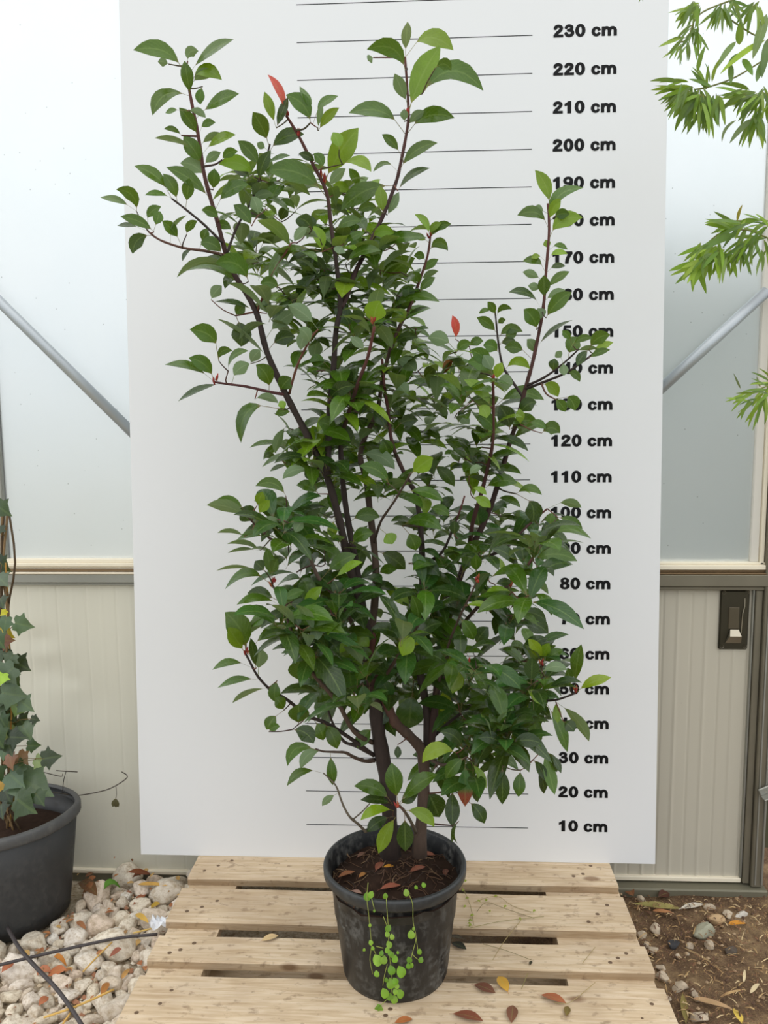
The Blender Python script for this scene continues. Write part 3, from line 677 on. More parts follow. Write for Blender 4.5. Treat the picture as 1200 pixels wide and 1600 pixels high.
# traced leaves.  tile origin, zoom 3: "bx by tx ty w bend code"
TILES = {
 'A': (150, 0, """390 330 175 235 75 .25 g;340 300 290 290 40 .1 p;455 325 645 185 50 .1 g;430 285 480 240 50 .4 p;440 440 415 285 60 0 g;465 400 590 375 60 .5 y;470 420 560 340 50 .2 p;500 405 490 490 45 .1 g
430 455 265 540 60 .35 g;510 540 670 440 50 .1 g;430 520 515 553 35 .2 p;470 640 390 505 60 .05 g;395 565 325 530 30 .1 g;505 615 560 575 35 .3 g;400 635 318 605 28 .2 g;500 765 410 640 75 .05 g;440 730 275 648 28 .12 p
500 690 590 625 35 .1 p;530 715 655 632 45 .15 y;515 775 585 715 45 .1 p;500 830 395 765 75 .2 p;325 900 180 778 65 .15 g;385 935 315 815 60 .1 g;520 930 330 785 70 .1 g;435 950 438 835 60 0 g;345 940 230 915 30 .15 g
190 990 95 888 60 .3 g;150 1010 20 925 40 .1 g;270 1085 115 1015 50 .1 g;195 1080 100 1058 25 .1 d;235 1030 305 968 45 .3 g;285 1060 300 990 50 0 g;265 1115 172 1190 65 .3 d;410 1110 310 1035 55 .1 g;350 1120 425 1010 20 .2 p;425 1100 475 1035 40 .2 g
480 1130 520 1070 45 0 g;580 1190 490 1145 70 .3 g;550 890 555 790 60 0 g;595 970 715 865 60 .2 g;575 1030 495 985 50 .2 g;730 1060 645 960 65 .1 g;740 960 830 910 45 .2 p;745 800 665 660 65 .1 g;715 860 575 770 70 .3 y;715 850 640 790 40 .1 d
765 850 820 705 55 .1 d;590 750 665 710 45 .2 g;785 675 735 525 80 .05 g;815 600 790 430 50 0 y;790 710 755 670 35 0 p;845 600 900 455 45 0 d;885 530 805 350 42 .1 r;1005 575 890 445 80 .2 g;1020 520 955 405 40 .1 g;1040 600 1060 480 30 0 p;1055 540 1135 450 45 .2 g
1045 610 1140 505 45 .1 y;835 725 975 630 65 .2 d;800 770 910 730 25 .1 g;1095 840 1230 600 110 .05 y;1040 945 795 800 100 .2 g;905 930 940 850 35 .1 g;935 990 850 950 35 .3 g;985 1090 985 1000 100 0 d;820 960 845 830 55 .1 g;760 1010 730 920 60 .1 p
1060 790 1020 720 50 .2 g;1030 760 950 720 40 .1 d;1140 700 1110 620 60 .1 y;640 1080 560 1050 45 .2 g;870 1040 905 975 50 .2 d;1000 1060 930 1130 45 .1 p;1050 1120 935 1075 45 .1 p;780 1150 860 1100 55 .2 d"""),
 'B': (450, 0, """555 240 560 102 48 0 b;550 330 370 232 80 .35 g;400 270 375 285 40 .1 p;555 475 500 345 60 0 p;570 510 715 215 110 .06 y;600 260 775 235 75 .4 y;690 320 765 330 55 .4 g;630 440 915 425 95 .42 g;545 570 545 510 40 0 p;560 580 640 520 45 .1 p
495 625 285 530 75 .25 g;590 660 780 553 80 .25 g;510 720 440 630 45 .1 g;530 785 700 670 60 .15 g;540 760 660 660 40 .1 d;515 895 665 788 40 .15 d;490 800 400 805 25 .4 g;480 860 250 985 90 .15 g;445 1000 430 870 60 0 y;465 1010 520 900 45 0 p
430 965 330 990 45 .25 g;255 770 390 805 50 .3 y;200 880 270 790 50 .1 p;330 880 285 790 45 .1 g;290 910 210 870 50 .2 y;660 1100 595 1005 35 .2 y;670 1110 730 1040 35 .1 g;690 1120 765 1050 40 .2 y;665 1170 750 1175 40 .4 g;640 1140 585 1110 30 .2 g
400 1150 500 1090 50 .3 y;385 1175 650 1115 55 .1 g;235 1100 345 1035 50 .2 g;265 1150 360 1090 40 .1 g;110 1080 45 1020 60 .2 d;140 1130 35 1075 40 .1 p;160 1180 120 1060 60 .1 y;255 1150 240 1190 60 .1 p;320 1170 290 1110 60 .2 g"""),
 'C': (250, 350, """415 270 260 185 95 .3 g;375 320 85 230 55 .25 g;340 260 80 250 35 .3 p;175 150 105 175 25 .3 d;290 140 190 85 65 .2 g;240 355 290 290 55 .1 p;430 420 255 365 30 .1 d;355 430 400 380 55 .1 g;345 450 380 575 95 .1 d;500 620 270 445 25 .05 p
230 605 140 495 85 .3 g;240 720 135 628 70 .2 g;220 720 22 660 40 .15 g;290 762 85 832 32 .08 d;320 690 415 595 30 .3 g;275 640 340 595 40 .4 g;345 720 420 655 65 .2 p;425 655 470 590 55 .1 p;520 770 450 660 80 .2 g;550 780 615 720 75 .1 g;545 600 635 530 70 .2 d
530 900 380 1025 80 .45 g;445 820 555 840 40 .2 p;620 920 540 895 40 .2 g;590 950 540 1075 45 .1 p;600 1060 485 1105 40 .2 g;680 1060 590 1040 70 .2 g;600 1130 515 1160 25 .1 d;680 1095 600 1125 40 .2 g;740 165 515 275 60 .35 g;770 225 640 185 45 .2 d
985 370 825 235 65 .2 y;1045 310 1195 160 100 .15 g;1000 470 1030 360 105 .1 y;1075 420 1200 365 65 .2 g;870 185 1035 125 45 .2 g;1010 90 1095 45 60 .3 y;1165 360 1165 290 60 0 g;720 470 600 380 75 .1 p;535 520 635 410 70 .1 p;640 350 525 450 40 .1 d;950 600 890 530 45 .1 p
1100 640 1200 690 65 .2 p;820 980 740 930 80 .2 g;860 1070 830 930 115 .1 d;940 1080 1100 1150 70 .2 p;1070 1100 1040 1010 70 .1 g;790 830 915 760 70 .2 d;1130 470 1100 400 80 .1 y;560 300 470 280 60 .2 g;500 420 480 360 60 .1 p;700 560 650 490 60 .2 p;660 600 690 500 60 .1 p;740 640 740 540 70 .1 p
900 490 815 400 80 .2 d;960 480 890 440 60 .2 d;1040 380 980 320 60 .2 p;880 680 1010 660 40 .1 g;760 690 700 640 60 .2 g;940 780 1000 730 50 .2 d;1060 960 1000 880 60 .1 d;580 870 560 830 40 .1 y"""),
 'D': (600, 300, """774 54 708 -102 62 .12 y;795 130 935 -20 60 .28 g;785 135 830 30 50 .1 y;800 215 930 120 75 .25 y;805 150 870 105 50 .2 g;750 200 625 110 50 .35 g;745 115 700 80 45 .1 p;765 265 755 225 35 .1 y;780 310 860 290 30 .3 y;790 290 860 270 30 .3 g;730 320 690 310 25 .3 y;735 365 650 325 40 .3 g
785 380 850 348 30 .2 d;775 455 870 373 45 .1 g;720 440 650 375 40 .1 p;748 495 750 390 60 0 g;730 480 675 440 40 .1 p;760 590 880 470 70 .1 g;765 510 850 460 40 .1 p;705 550 585 470 35 .25 d;715 645 655 550 75 .15 g;745 600 720 545 60 .1 p;730 720 885 600 30 .1 d;715 760 670 690 50 .1 p
850 760 910 680 75 .1 g;870 700 835 650 35 .1 g;965 730 1060 670 65 .2 g;985 780 1075 705 40 .1 y;960 780 1060 740 35 .1 g;960 740 905 815 45 .1 d;885 720 980 685 35 .2 g;840 800 845 860 45 0 p;905 745 1000 735 25 .1 p;835 880 918 890 40 .35 g;790 840 800 780 50 0 d;830 780 805 750 40 .1 p
720 940 815 960 60 .3 y;800 970 850 1030 50 .1 g;850 960 895 1025 70 .4 g;535 990 750 975 60 .25 g;640 1040 715 985 70 .2 d;595 1110 720 1085 70 .25 g;640 1090 635 1015 45 0 y;590 1115 540 1000 85 .1 d;600 1160 745 1085 45 .1 g;660 1130 760 1110 40 .2 g;740 1130 825 1130 68 .35 g;520 1135 440 1050 75 .2 g
500 1010 375 880 60 .15 y;510 860 390 800 80 .3 g;520 840 465 765 60 .1 p;530 880 555 800 50 .1 y;570 830 685 830 45 .4 y;530 940 605 900 80 .2 p;485 830 405 740 70 .2 g;520 575 485 515 40 .1 g;530 580 600 550 30 .4 g;500 585 445 570 25 .3 g;520 670 435 588 50 .1 g;535 620 570 600 30 .2 g
545 690 650 655 50 .3 g;580 700 625 650 50 .1 g;535 750 465 720 65 .2 g;550 720 615 695 45 .1 d;640 780 565 730 60 .2 g;335 690 320 578 40 .1 r;260 860 325 785 38 .2 o;295 770 205 685 75 .2 p;205 800 130 700 50 .2 g;160 840 65 790 60 .2 p;190 880 245 825 60 .1 d;340 750 410 710 50 .2 g
400 725 465 700 45 .2 g;210 200 145 108 32 .2 y;215 200 270 145 35 .2 y;240 225 315 150 40 .2 g;215 270 300 265 45 .45 g;190 320 140 300 40 .3 g;195 240 135 205 30 .1 y;195 390 255 315 40 .1 g;165 430 135 375 45 .1 g;165 470 240 400 45 .1 g;180 420 255 370 30 .1 p;130 510 90 440 60 .1 g;20 570 260 515 50 .25 g
105 600 210 540 18 .1 d;150 640 210 640 18 .1 d;45 715 160 682 45 .2 d;440 1000 480 1060 60 .2 y;360 960 420 930 50 .2 g;260 1010 330 960 60 .1 d;330 1060 400 1090 50 .2 p;80 1110 160 1070 60 .2 d;110 960 60 900 70 .1 p"""),
 'E': (300, 700, """440 225 298 178 55 .3 g;465 275 378 250 45 .3 g;235 360 70 268 60 .15 p;300 345 225 285 90 .1 d;245 290 105 258 55 .2 g;305 270 330 205 50 0 y;315 310 365 245 50 .1 y;340 400 230 410 25 .1 g;245 415 120 398 22 .15 p;320 480 165 450 25 .15 p;350 460 210 430 35 .15 g;300 482 168 492 18 .08 p;285 590 115 575 18 .08 p
340 650 155 662 55 .35 g;340 575 295 530 60 0 d;365 600 350 470 55 0 g;370 590 400 520 50 .1 g;390 750 210 735 45 .2 g;380 730 260 680 70 .1 d;340 390 400 330 60 .1 p;410 390 480 300 55 .1 g;250 945 155 770 115 .15 g;250 945 170 840 75 .0 y;270 860 390 795 60 .3 g;255 900 395 820 50 .3 p;310 950 500 865 75 .25 g
300 1030 275 890 45 0 d;250 1060 95 1040 40 .2 g;300 1105 120 1125 38 .12 g;350 1135 190 1195 25 .1 p;340 1050 320 940 80 0 p;500 1095 500 990 100 0 g;560 1010 635 1080 85 .2 g;740 870 830 930 65 .1 y;740 880 700 1020 65 .05 g;715 870 695 960 40 0 y;520 745 610 650 55 .05 y;430 715 525 670 50 .1 g
640 590 770 500 70 .1 g;670 610 800 535 45 .1 y;750 450 850 400 70 .2 g;890 650 1015 745 65 .15 y;745 330 880 325 70 .2 g;925 170 785 85 70 .2 g;1005 230 1180 250 60 .15 g;985 365 1170 385 70 .25 g;910 395 940 450 70 .1 y;960 410 1050 480 75 .1 g;1030 120 1130 45 85 .05 y;880 470 1000 570 80 .1 d
1015 545 1160 600 75 .2 d;1060 605 1200 650 50 .1 g;1045 870 985 975 80 .05 q;1070 840 1075 960 65 0 q;1050 830 1030 690 60 .1 g;1080 760 1105 670 55 .1 g;960 910 850 960 50 .1 g;750 980 845 960 70 .1 g;590 215 490 175 55 .2 g;570 165 530 90 60 .1 d;550 105 425 145 50 .2 p;525 50 445 85 40 .2 g;395 40 335 45 32 .2 d
400 1090 390 1190 60 .1 g;540 850 680 850 80 .2 g;560 830 590 900 60 .1 p;450 740 560 760 60 .2 d;600 760 690 800 70 .1 d;640 330 660 420 50 .1 y;540 340 590 250 60 .1 p;470 400 520 340 50 .1 p;690 700 660 620 60 .1 d;840 640 760 700 90 .1 d;880 600 960 570 50 .2 g;620 470 690 520 60 .1 g"""),
 'F': (600, 680, """775 508 970 485 48 .25 g;690 620 905 590 75 .2 g;770 460 780 420 35 0 y;820 350 925 340 40 .2 p;815 385 930 440 50 .1 g;780 420 790 365 45 .1 g;730 430 830 435 45 .3 g;610 330 695 410 85 .3 d;520 315 640 340 40 .2 g;480 260 625 225 60 .2 g;620 275 740 280 40 .3 g;590 410 670 390 40 .2 p
430 445 430 335 105 0 w;410 250 480 280 32 .2 y;415 290 500 340 50 .1 y;575 490 465 455 45 .2 d;570 500 590 450 60 .1 d;640 600 640 500 65 0 d;700 590 710 460 60 0 d;640 635 500 530 60 .2 d;490 675 710 660 50 .2 g;335 720 155 660 50 .2 g;640 700 770 745 35 .2 p;600 735 480 735 28 .15 y;630 740 710 750 32 .1 g
650 785 785 845 50 .3 g;410 785 660 785 50 .12 g;380 800 500 800 28 .1 y;630 880 770 930 90 .2 d;440 860 600 960 75 .3 d;240 870 360 920 60 .1 y;355 860 420 960 70 .1 g;340 610 300 520 60 .1 g;395 600 360 530 55 .1 g;430 640 430 560 55 0 g;490 560 570 640 35 .1 y;205 970 340 1095 90 .15 d
740 1060 675 955 55 .1 q;745 1050 775 975 50 .1 y;755 1070 840 1005 50 .1 g;690 1160 695 1040 72 0 d;895 1160 925 980 68 .05 g;855 1180 860 1090 45 0 g;905 1190 1065 1135 50 .1 q;740 1110 860 1100 50 .2 p;460 1110 640 1190 82 .15 w;395 1110 315 1200 70 .1 y;410 1090 485 1190 55 .05 g;115 600 260 660 70 .2 d
360 100 535 155 50 .2 p;230 140 330 240 60 .1 g;330 470 330 400 50 0 d;260 340 330 300 50 .2 d;300 400 220 340 50 .2 g;350 130 330 60 50 0 g;400 190 460 150 40 .2 p;640 820 760 870 60 .2 d;560 840 640 900 60 .1 d;520 700 600 690 40 .1 d;430 980 490 900 70 .1 d;280 760 350 850 70 .1 d"""),
 'G': (320, 1000, """370 330 330 270 60 .1 g;330 340 290 420 60 .1 g;300 430 352 405 40 .2 g;520 515 388 590 58 .4 g;565 540 450 605 55 .3 p;590 540 600 680 50 0 g;525 620 385 685 45 .25 g;615 730 550 778 35 .1 p;410 420 510 485 80 .2 d;485 390 555 470 70 .1 g;540 400 620 510 72 .1 g;440 395 440 300 100 0 g
790 420 715 505 65 .1 g;480 295 610 260 60 .2 g;965 250 955 415 135 0 w;885 745 700 685 70 .2 g;880 770 730 750 45 .1 d;900 745 875 575 85 0 g;920 760 1090 630 70 .1 g;920 770 1000 720 60 .1 d;940 800 1075 875 62 .2 y;885 800 730 845 52 .2 q;895 830 815 1000 68 .05 y;910 820 940 990 82 0 d
870 830 760 900 60 .1 d;905 490 905 555 35 0 d;1000 260 1080 380 60 .1 g;860 330 830 400 60 .1 d;880 300 830 190 80 .1 w;950 180 900 100 70 .1 w;690 200 770 120 60 .2 g;560 130 500 200 60 .2 d;650 120 560 180 70 .2 d;740 200 760 320 70 0 w"""),
 'H': (600, 980, """340 590 180 635 75 .3 q;390 580 545 480 75 .1 w;370 570 265 490 60 .2 d;380 610 290 710 65 .1 g;385 640 380 840 75 0 x;415 640 480 755 45 .05 y;440 600 475 612 30 .5 y;480 610 630 670 50 .2 g;400 820 470 920 65 .1 d;420 690 440 820 50 0 d;555 650 555 830 70 0 d;640 670 630 795 60 0 g;670 660 750 780 55 .1 d
700 620 755 720 45 .1 d;770 570 800 785 60 0 g;740 590 810 680 45 .1 d;795 570 830 685 35 .1 d;690 380 715 580 70 0 g;760 385 860 585 60 .05 g;830 370 960 535 50 .1 p;805 350 815 450 40 0 y;840 440 890 490 60 .1 d;585 600 740 545 70 .15 d;690 340 595 445 60 .1 y;610 430 615 505 60 0 d;665 290 745 365 50 .1 y
385 280 485 435 70 .1 g;400 200 320 310 70 .1 y;300 280 285 450 80 0 q;410 190 485 295 55 .05 g;230 740 260 890 110 0 d;320 760 320 935 72 0 d;600 460 500 560 80 .2 d;480 540 590 600 70 .1 d;350 910 345 1015 22 .25 d;320 930 320 1010 20 0 d;250 660 160 620 70 .2 d;270 200 330 130 60 .2 d;540 400 480 330 70 .1 d;560 560 440 520 60 .2 d"""),
}
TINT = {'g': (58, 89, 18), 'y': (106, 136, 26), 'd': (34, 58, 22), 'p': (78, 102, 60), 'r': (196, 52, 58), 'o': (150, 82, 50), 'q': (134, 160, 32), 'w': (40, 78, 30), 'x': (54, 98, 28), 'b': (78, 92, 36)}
leaves = []   # dict per traced leaf, in photograph pixels
for key, (ox, oy, txt) in TILES.items():
    for it in txt.replace('\n', ';').split(';'):
        q = it.split()
        if len(q) < 7: continue
        v = [float(x) for x in q[:6]]
        leaves.append(dict(b=(ox+v[0]/3, oy+v[1]/3), t=(ox+v[2]/3, oy+v[3]/3), w=v[4]/3, bend=v[5], c=q[6]))
# fill shoots: (polygon, count)
FILL = [([(335,255),(420,240),(510,290),(600,300),(630,400),(640,520),(560,620),(480,600),(430,500),(390,430),(350,340)], 56, 'g'),
        ([(445,610),(560,560),(640,520),(740,570),(790,620),(770,740),(700,770),(600,770),(480,760),(440,700)], 58, 'g'),
        ([(410,800),(520,800),(560,900),(560,1060),(480,1060),(425,960)], 30, 'm'),
        ([(620,810),(760,790),(840,810),(840,960),(850,1060),(800,1150),(640,1090),(610,1000)], 62, 'm'),
        ([(670,1060),(850,1060),(840,1150),(760,1190),(690,1230),(670,1150)], 20, 'm'),
        ([(470,1030),(640,1030),(640,1110),(500,1110)], 12, 'm')]
def inside(p, poly):
    x, y = p; r = False
    for i in range(len(poly)):
        (x1, y1), (x2, y2) = poly[i], poly[i-1]
        if (y1 > y) != (y2 > y) and x < (x2-x1)*(y-y1)/(y2-y1)+x1: r = not r
    return r
shoots = []
for poly, cnt, kd in FILL:
    xs = [p[0] for p in poly]; ys = [p[1] for p in poly]; got = 0
    while got < cnt:
        p = (R.uniform(min(xs), max(xs)), R.uniform(min(ys), max(ys)))
        if inside(p, poly): shoots.append(dict(b=p, kd=kd)); got += 1
def jitter(c, a=.16, rng=R):
    k = 1+rng.uniform(-a, a); c = lin(c); return tuple(max(0, v*k*(1+rng.uniform(-.07, .07))) for v in c)
# grow a tree of twigs from the stems to every leaf foot / shoot
nodes = list(NODES)
items = leaves+shoots
for it in items: it['d'] = min((n[0]-it['b'][0])**2+(n[1]-it['b'][1])**2 for n in nodes)
items.sort(key=lambda i: i['d'])
tw = MB()
for it in items:
    x, y = it['b']
    best = min(nodes, key=lambda n: (n[0]-x)**2+(n[1]-y)**2+(900 if n[1] < y-25 else 0))
    dpx = math.hypot(best[0]-x, best[1]-y)
    fill = 'kd' in it
    dy = best[2]+(R.uniform(-.03 if y < 780 else -.17, .22) if fill else R.uniform(-.06, .02)-(.0 if it['c'] == 'p' else .02))
    dy = max(-.26, min(.30, dy))
    it['Y'] = D0+dy
    if not fill and 3 < dpx < 20:
        vx, vy = it['t'][0]-x, it['t'][1]-y; L_ = math.hypot(vx, vy)
        if (vx*(x-best[0])+vy*(y-best[1]))/(L_*dpx) > .1:
            it['pet'] = (dpx+.08*L_)/(L_+dpx); it['b'] = (best[0], best[1]); it['Y'] = D0+best[2]; continue
    if dpx > 3:
        A = atY(best[0], best[1], D0+best[2]); B = atY(x, y, D0+dy)
        m = (A+B)/2+Vector((R.uniform(-.06, .06), R.uniform(-.08, .08), R.uniform(-.07, .02)))*(B-A).length
        r_ = min(best[3]*.8, .0024 if dpx > 25 else .0016)
        pts = [Vector(q)-POTC for q in spline([A, m, B], 3)]
        tw.tube(pts, [r_*(1-.35*k/(len(pts)-1)) for k in range(len(pts))], 5, lin(R.choice([(70, 50, 44), (92, 62, 52), (110, 66, 54), (84, 76, 56)])))
        for k in (.33, .66): nodes.append((best[0]+(x-best[0])*k, best[1]+(y-best[1])*k, best[2]+(dy-best[2])*k, r_))
    nodes.append((x, y, dy, .0018))
tag(tw.build('twigs', MBARK, SH, True), kind='stuff')
# leaves: 300 largest are single parts, the remaining foliage one part
leaves.sort(key=lambda l: -l['w']*math.hypot(l['t'][0]-l['b'][0], l['t'][1]-l['b'][1]))
bulk = MB()
for i, l in enumerate(leaves):
    c = l['c']; tint = jitter(TINT[c]); L = math.hypot(l['t'][0]-l['b'][0], l['t'][1]-l['b'][1])/660
    Y0 = l['Y']; Y1 = Y0+R.uniform(-.45, .12)*L
    mb = MB() if i < 300 else bulk
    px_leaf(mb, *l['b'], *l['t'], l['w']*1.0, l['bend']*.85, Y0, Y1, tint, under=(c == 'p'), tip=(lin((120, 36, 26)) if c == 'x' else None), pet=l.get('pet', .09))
    if i < 300:
        mb.v = [tuple(Vector(v)-POTC) for v in mb.v]
        o = mb.build('leaf', MLEAF, SH, True)
        if c == 'r': o['label'] = 'young red leaf at a shoot tip'
        if c == 'x': o['label'] = 'green leaf with a dark red tip'
for s in shoots:
    x, y = s['b']; B = atY(x, y, s['Y']); n = R.randint(5, 8); a0 = R.uniform(0, 6.28)
    ax = Vector((R.uniform(-.6, .6), R.uniform(-.6, .4), 1)).normalized()
    q = ax.orthogonal().normalized(); q2 = ax.cross(q)
    for k in range(n):
        a = a0+k*2.4; el = R.uniform(-.15, .75)
        d_ = ((q*math.cos(a)+q2*math.sin(a))*math.cos(el)+ax*math.sin(el)).normalized()
        L = R.uniform(.068, .112); base = B-ax*.012*(n-k)*.5
        tipp = base+d_*L+Vector((0, 0, -.012)); mid = base+d_*L*.5+Vector((0, 0, .008))
        N = (ax*.8+Vector((0, -.25, .75))+Vector((R.uniform(-.4, .4), R.uniform(-.4, .4), 0))).normalized()
        low = y > 780
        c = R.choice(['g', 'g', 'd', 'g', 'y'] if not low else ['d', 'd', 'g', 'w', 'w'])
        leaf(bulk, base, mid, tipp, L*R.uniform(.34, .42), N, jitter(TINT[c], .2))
bulk.v = [tuple(Vector(v)-POTC) for v in bulk.v]
tag(bulk.build('foliage', MLEAF, SH, True), kind='stuff')
# red bud scales at shoot tips
bs = MB()
for (x, y, dy) in [(384,1020,-.1),(427,913,-.16),(505,285,-.07),(503,278,-.07),(847,845,-.08),(745,908,-.1),(770,592,-.03),(797,915,-.06),(897,1083,-.15),(337,598,-.13),(448,180,-.10),(673,370,.1),(585,505,-.16),(730,1040,-.12),(847,1038,-.1),(622,1258,-.19),(467,210,-.09),(795,688,.1),(725,627,0),(638,180,0)]:
    for k in range(4):
        p = atY(x+R.uniform(-3, 3), y+R.uniform(-4, 4), D0+dy-.005); d_ = Vector((R.uniform(-.5, .5), R.uniform(-.5, .2), 1)).normalized()*R.uniform(.008, .016)
        bs.tube([p-POTC, p+d_*.5-POTC, p+d_-POTC], [.0016, .0026, .0004], 5, lin(R.choice([(168, 58, 48), (140, 48, 44), (150, 84, 50)])))
tag(bs.build('buds', MTINT, SH, True), kind='stuff')

# ------------------------------------------------------------------ dry leaves on soil and pallet
def flat_leaf(name, x, y, z, L, ang, c, label, group=None, wid=.42, curl=.25, cat='leaf'):
    mb = MB(); d_ = Vector((math.cos(ang), math.sin(ang), 0))*L
    leaf(mb, -d_/2, Vector((0, 0, L*curl*.35)), d_/2+Vector((0, 0, L*.04)), L*wid, Vector((R.uniform(-.2, .2), R.uniform(-.2, .2), 1)).normalized(), lin(c), 'ph', .12, .3)
    zmin = min(v[2] for v in mb.v)
    o = mb.build(name, MDRY, None, True, (x, y, z-zmin+.0006)); return tag(o, label, cat, group)
for px, py, L, ang, c, lab in [
    (755, 1546, .060, -.5, (104, 62, 50), 'dark brown dry leaf on the front plank just right of the pot'),
    (787, 1541, .060, 1.9, (196, 150, 60), 'yellow dry leaf with brown edge on the front plank'),
    (862, 1562, .065, -.45, (160, 92, 62), 'orange brown dry leaf lying alone on the front plank'),
    (800, 1588, .060, 1.4, (116, 72, 56), 'wide brown dry leaf at the lower edge between two others'),
    (728, 1591, .075, -.3, (122, 66, 50), 'long reddish brown dry leaf near the bottom edge right of the pot'),
    (886, 1582, .035, 1.3, (112, 92, 48), 'small olive dry leaf beside the orange brown leaf'),
    (629, 1597, .045, .3, (168, 100, 58), 'orange dry leaf at the bottom edge in front of the pot'),
    (420, 1468, .05, .5, (214, 184, 138), 'pale straw leaf on the third plank left of the pot'),
    (715, 1479, .05, -.6, (36, 32, 32), 'black rotten leaf scrap beside the pot on the third plank'),
    (710, 1466, .045, -.2, (60, 48, 42), 'dark curled leaf scrap beside the pot above the black one'),
    (829, 1506, .018, 1.2, (50, 40, 34), 'tiny dark leaf crumb on the third plank')]:
    p = atZ(px, py, .001); flat_leaf('dry_leaf', p.x, p.y, .001, L, ang, c, lab)
for i, (px, py, L, ang, c, lab) in enumerate([
    (608, 1389, .055, .35, (150, 84, 66), 'reddish brown dead leaf at the front of the pot soil'),
    (592, 1358, .045, 1.2, (134, 74, 58), 'upright brown dead leaf in the middle of the pot soil'),
    (651, 1367, .05, .6, (140, 80, 64), 'brown dead leaf right of centre on the pot soil'),
    (673, 1328, .045, -.2, (150, 92, 76), 'pinkish brown dead leaf at the back right of the pot soil'),
    (540, 1366, .05, .6, (146, 92, 62), 'orange brown dead leaf at the left rim of the pot soil'),
    (566, 1368, .03, .9, (166, 112, 60), 'small tan dead leaf near the left of the pot soil'),
    (606, 1367, .028, .2, (206, 140, 44), 'orange yellow dead leaf in the middle of the pot soil'),
    (556, 1393, .03, -.4, (160, 124, 112), 'pale pinkish dead leaf at the front left of the pot soil'),
    (533, 1316, .035, .9, (120, 84, 74), 'dull brown dead leaf at the back left of the pot soil'),
    (704, 1358, .035, 1.5, (108, 64, 56), 'dark brown dead leaf at the right rim of the pot soil')]):
    p = atZ(px, py, .232); q = p-POTC
    if math.hypot(q.x, q.y) > .12: q = Vector((q.x, q.y, 0)).normalized()*.12; p.x, p.y = q.x+POTC.x, q.y+POTC.y
    flat_leaf('dead_leaf', p.x, p.y, SZ(q.x, q.y)+.004, L, ang, c, lab)

# ------------------------------------------------------------------ creeping weed hanging over the pot rim
WD = empty('creeping_weed', (.026, -.62, .23)); tag(WD, 'light green creeping weed hanging over the front rim of the pot', 'weed'); WO = WD.location.copy()
def wz(x, y): return (560+x/6.664, 1360+y/6.664)
def pot_front(px, py, off=.004):
    """point just in front of the pot wall on the ray through a pixel"""
    d_ = ray(px, py); best = None
    for k in range(400):
        P = CAM+d_*(1.2+k*.0025); rr = .122+.039*max(0, min(1, P.z/.24))+off
        if P.z > .238: rr = .164+off
        if math.hypot(P.x-POTC.x, P.y-POTC.y) < rr: return P
        if P.z < .002: return P
    return P
wt = [[(100,130),(90,300),(105,440),(115,540),(130,700),(135,800),(120,930),(150,1080)], [(290,290),(300,450),(310,590),(315,760),(325,900),(340,1030),(350,1180),(330,1300),(270,1370),(220,1420)],
      [(260,480),(290,560),(300,600)], [(525,250),(565,350),(570,540),(600,700),(560,870),(540,980)], [(600,700),(620,830),(640,850)], [(560,870),(610,920),(680,945)], [(300,980),(270,1100),(255,1200)],
      [(140,300),(165,400)], [(135,780),(180,870),(210,950)], [(185,790),(260,810)]]
for path in wt:
    P = [pot_front(*wz(*q))-WO for q in path]; mb = MB(); mb.tube(spline(P, 3), .0008, 5, lin((150, 160, 80))); mb.build('weed_stem', MTINT, WD, True)
for x, y, s in [(310,600,60),(300,660,50),(350,690,48),(320,770,60),(300,830,50),(330,860,48),(380,920,62),(345,1035,78),(445,1050,95),(335,1175,85),(385,1150,60),(275,1275,80),(325,1310,65),(375,1340,70),(435,1280,75),(385,1260,50),(215,1420,50),(195,1440,50),(230,1450,55),(120,570,30),(130,750,45),(150,810,35),(200,930,95),(265,930,70),(190,1075,55),(60,825,28),(410,855,26),(550,665,72),(575,605,30),(635,845,48),(530,930,55),(520,995,50),(555,985,40),(650,930,50),(240,860,45),(350,880,45),(290,1140,40),(400,1200,50),(165,420,25),(600,175,35),(680,150,45),(90,270,70),(280,265,50),(500,230,60),(130,250,60)]:
    px, py = wz(x, y); P = pot_front(px, py, .008 if y > 300 else .002); sc = s/6.664*(P-CAM).dot(fw)/F*1.25
    a = R.uniform(-2.2, -.9); d_ = (rt*math.cos(a)+up*math.sin(a)+fw*R.uniform(-.4, -.1)).normalized()*sc
    mb = MB(); leaf(mb, P-d_*.5-WO, P-fw*.1*sc-WO, P+d_*.5-WO, sc*.85, (-fw+up*.5+rt*R.uniform(-.3, .3)).normalized(), jitter(R.choice([(120, 164, 42), (140, 178, 60), (104, 148, 36)])), 'rd', .06, .15)
    mb.build('leaf', MWEED, WD, True)
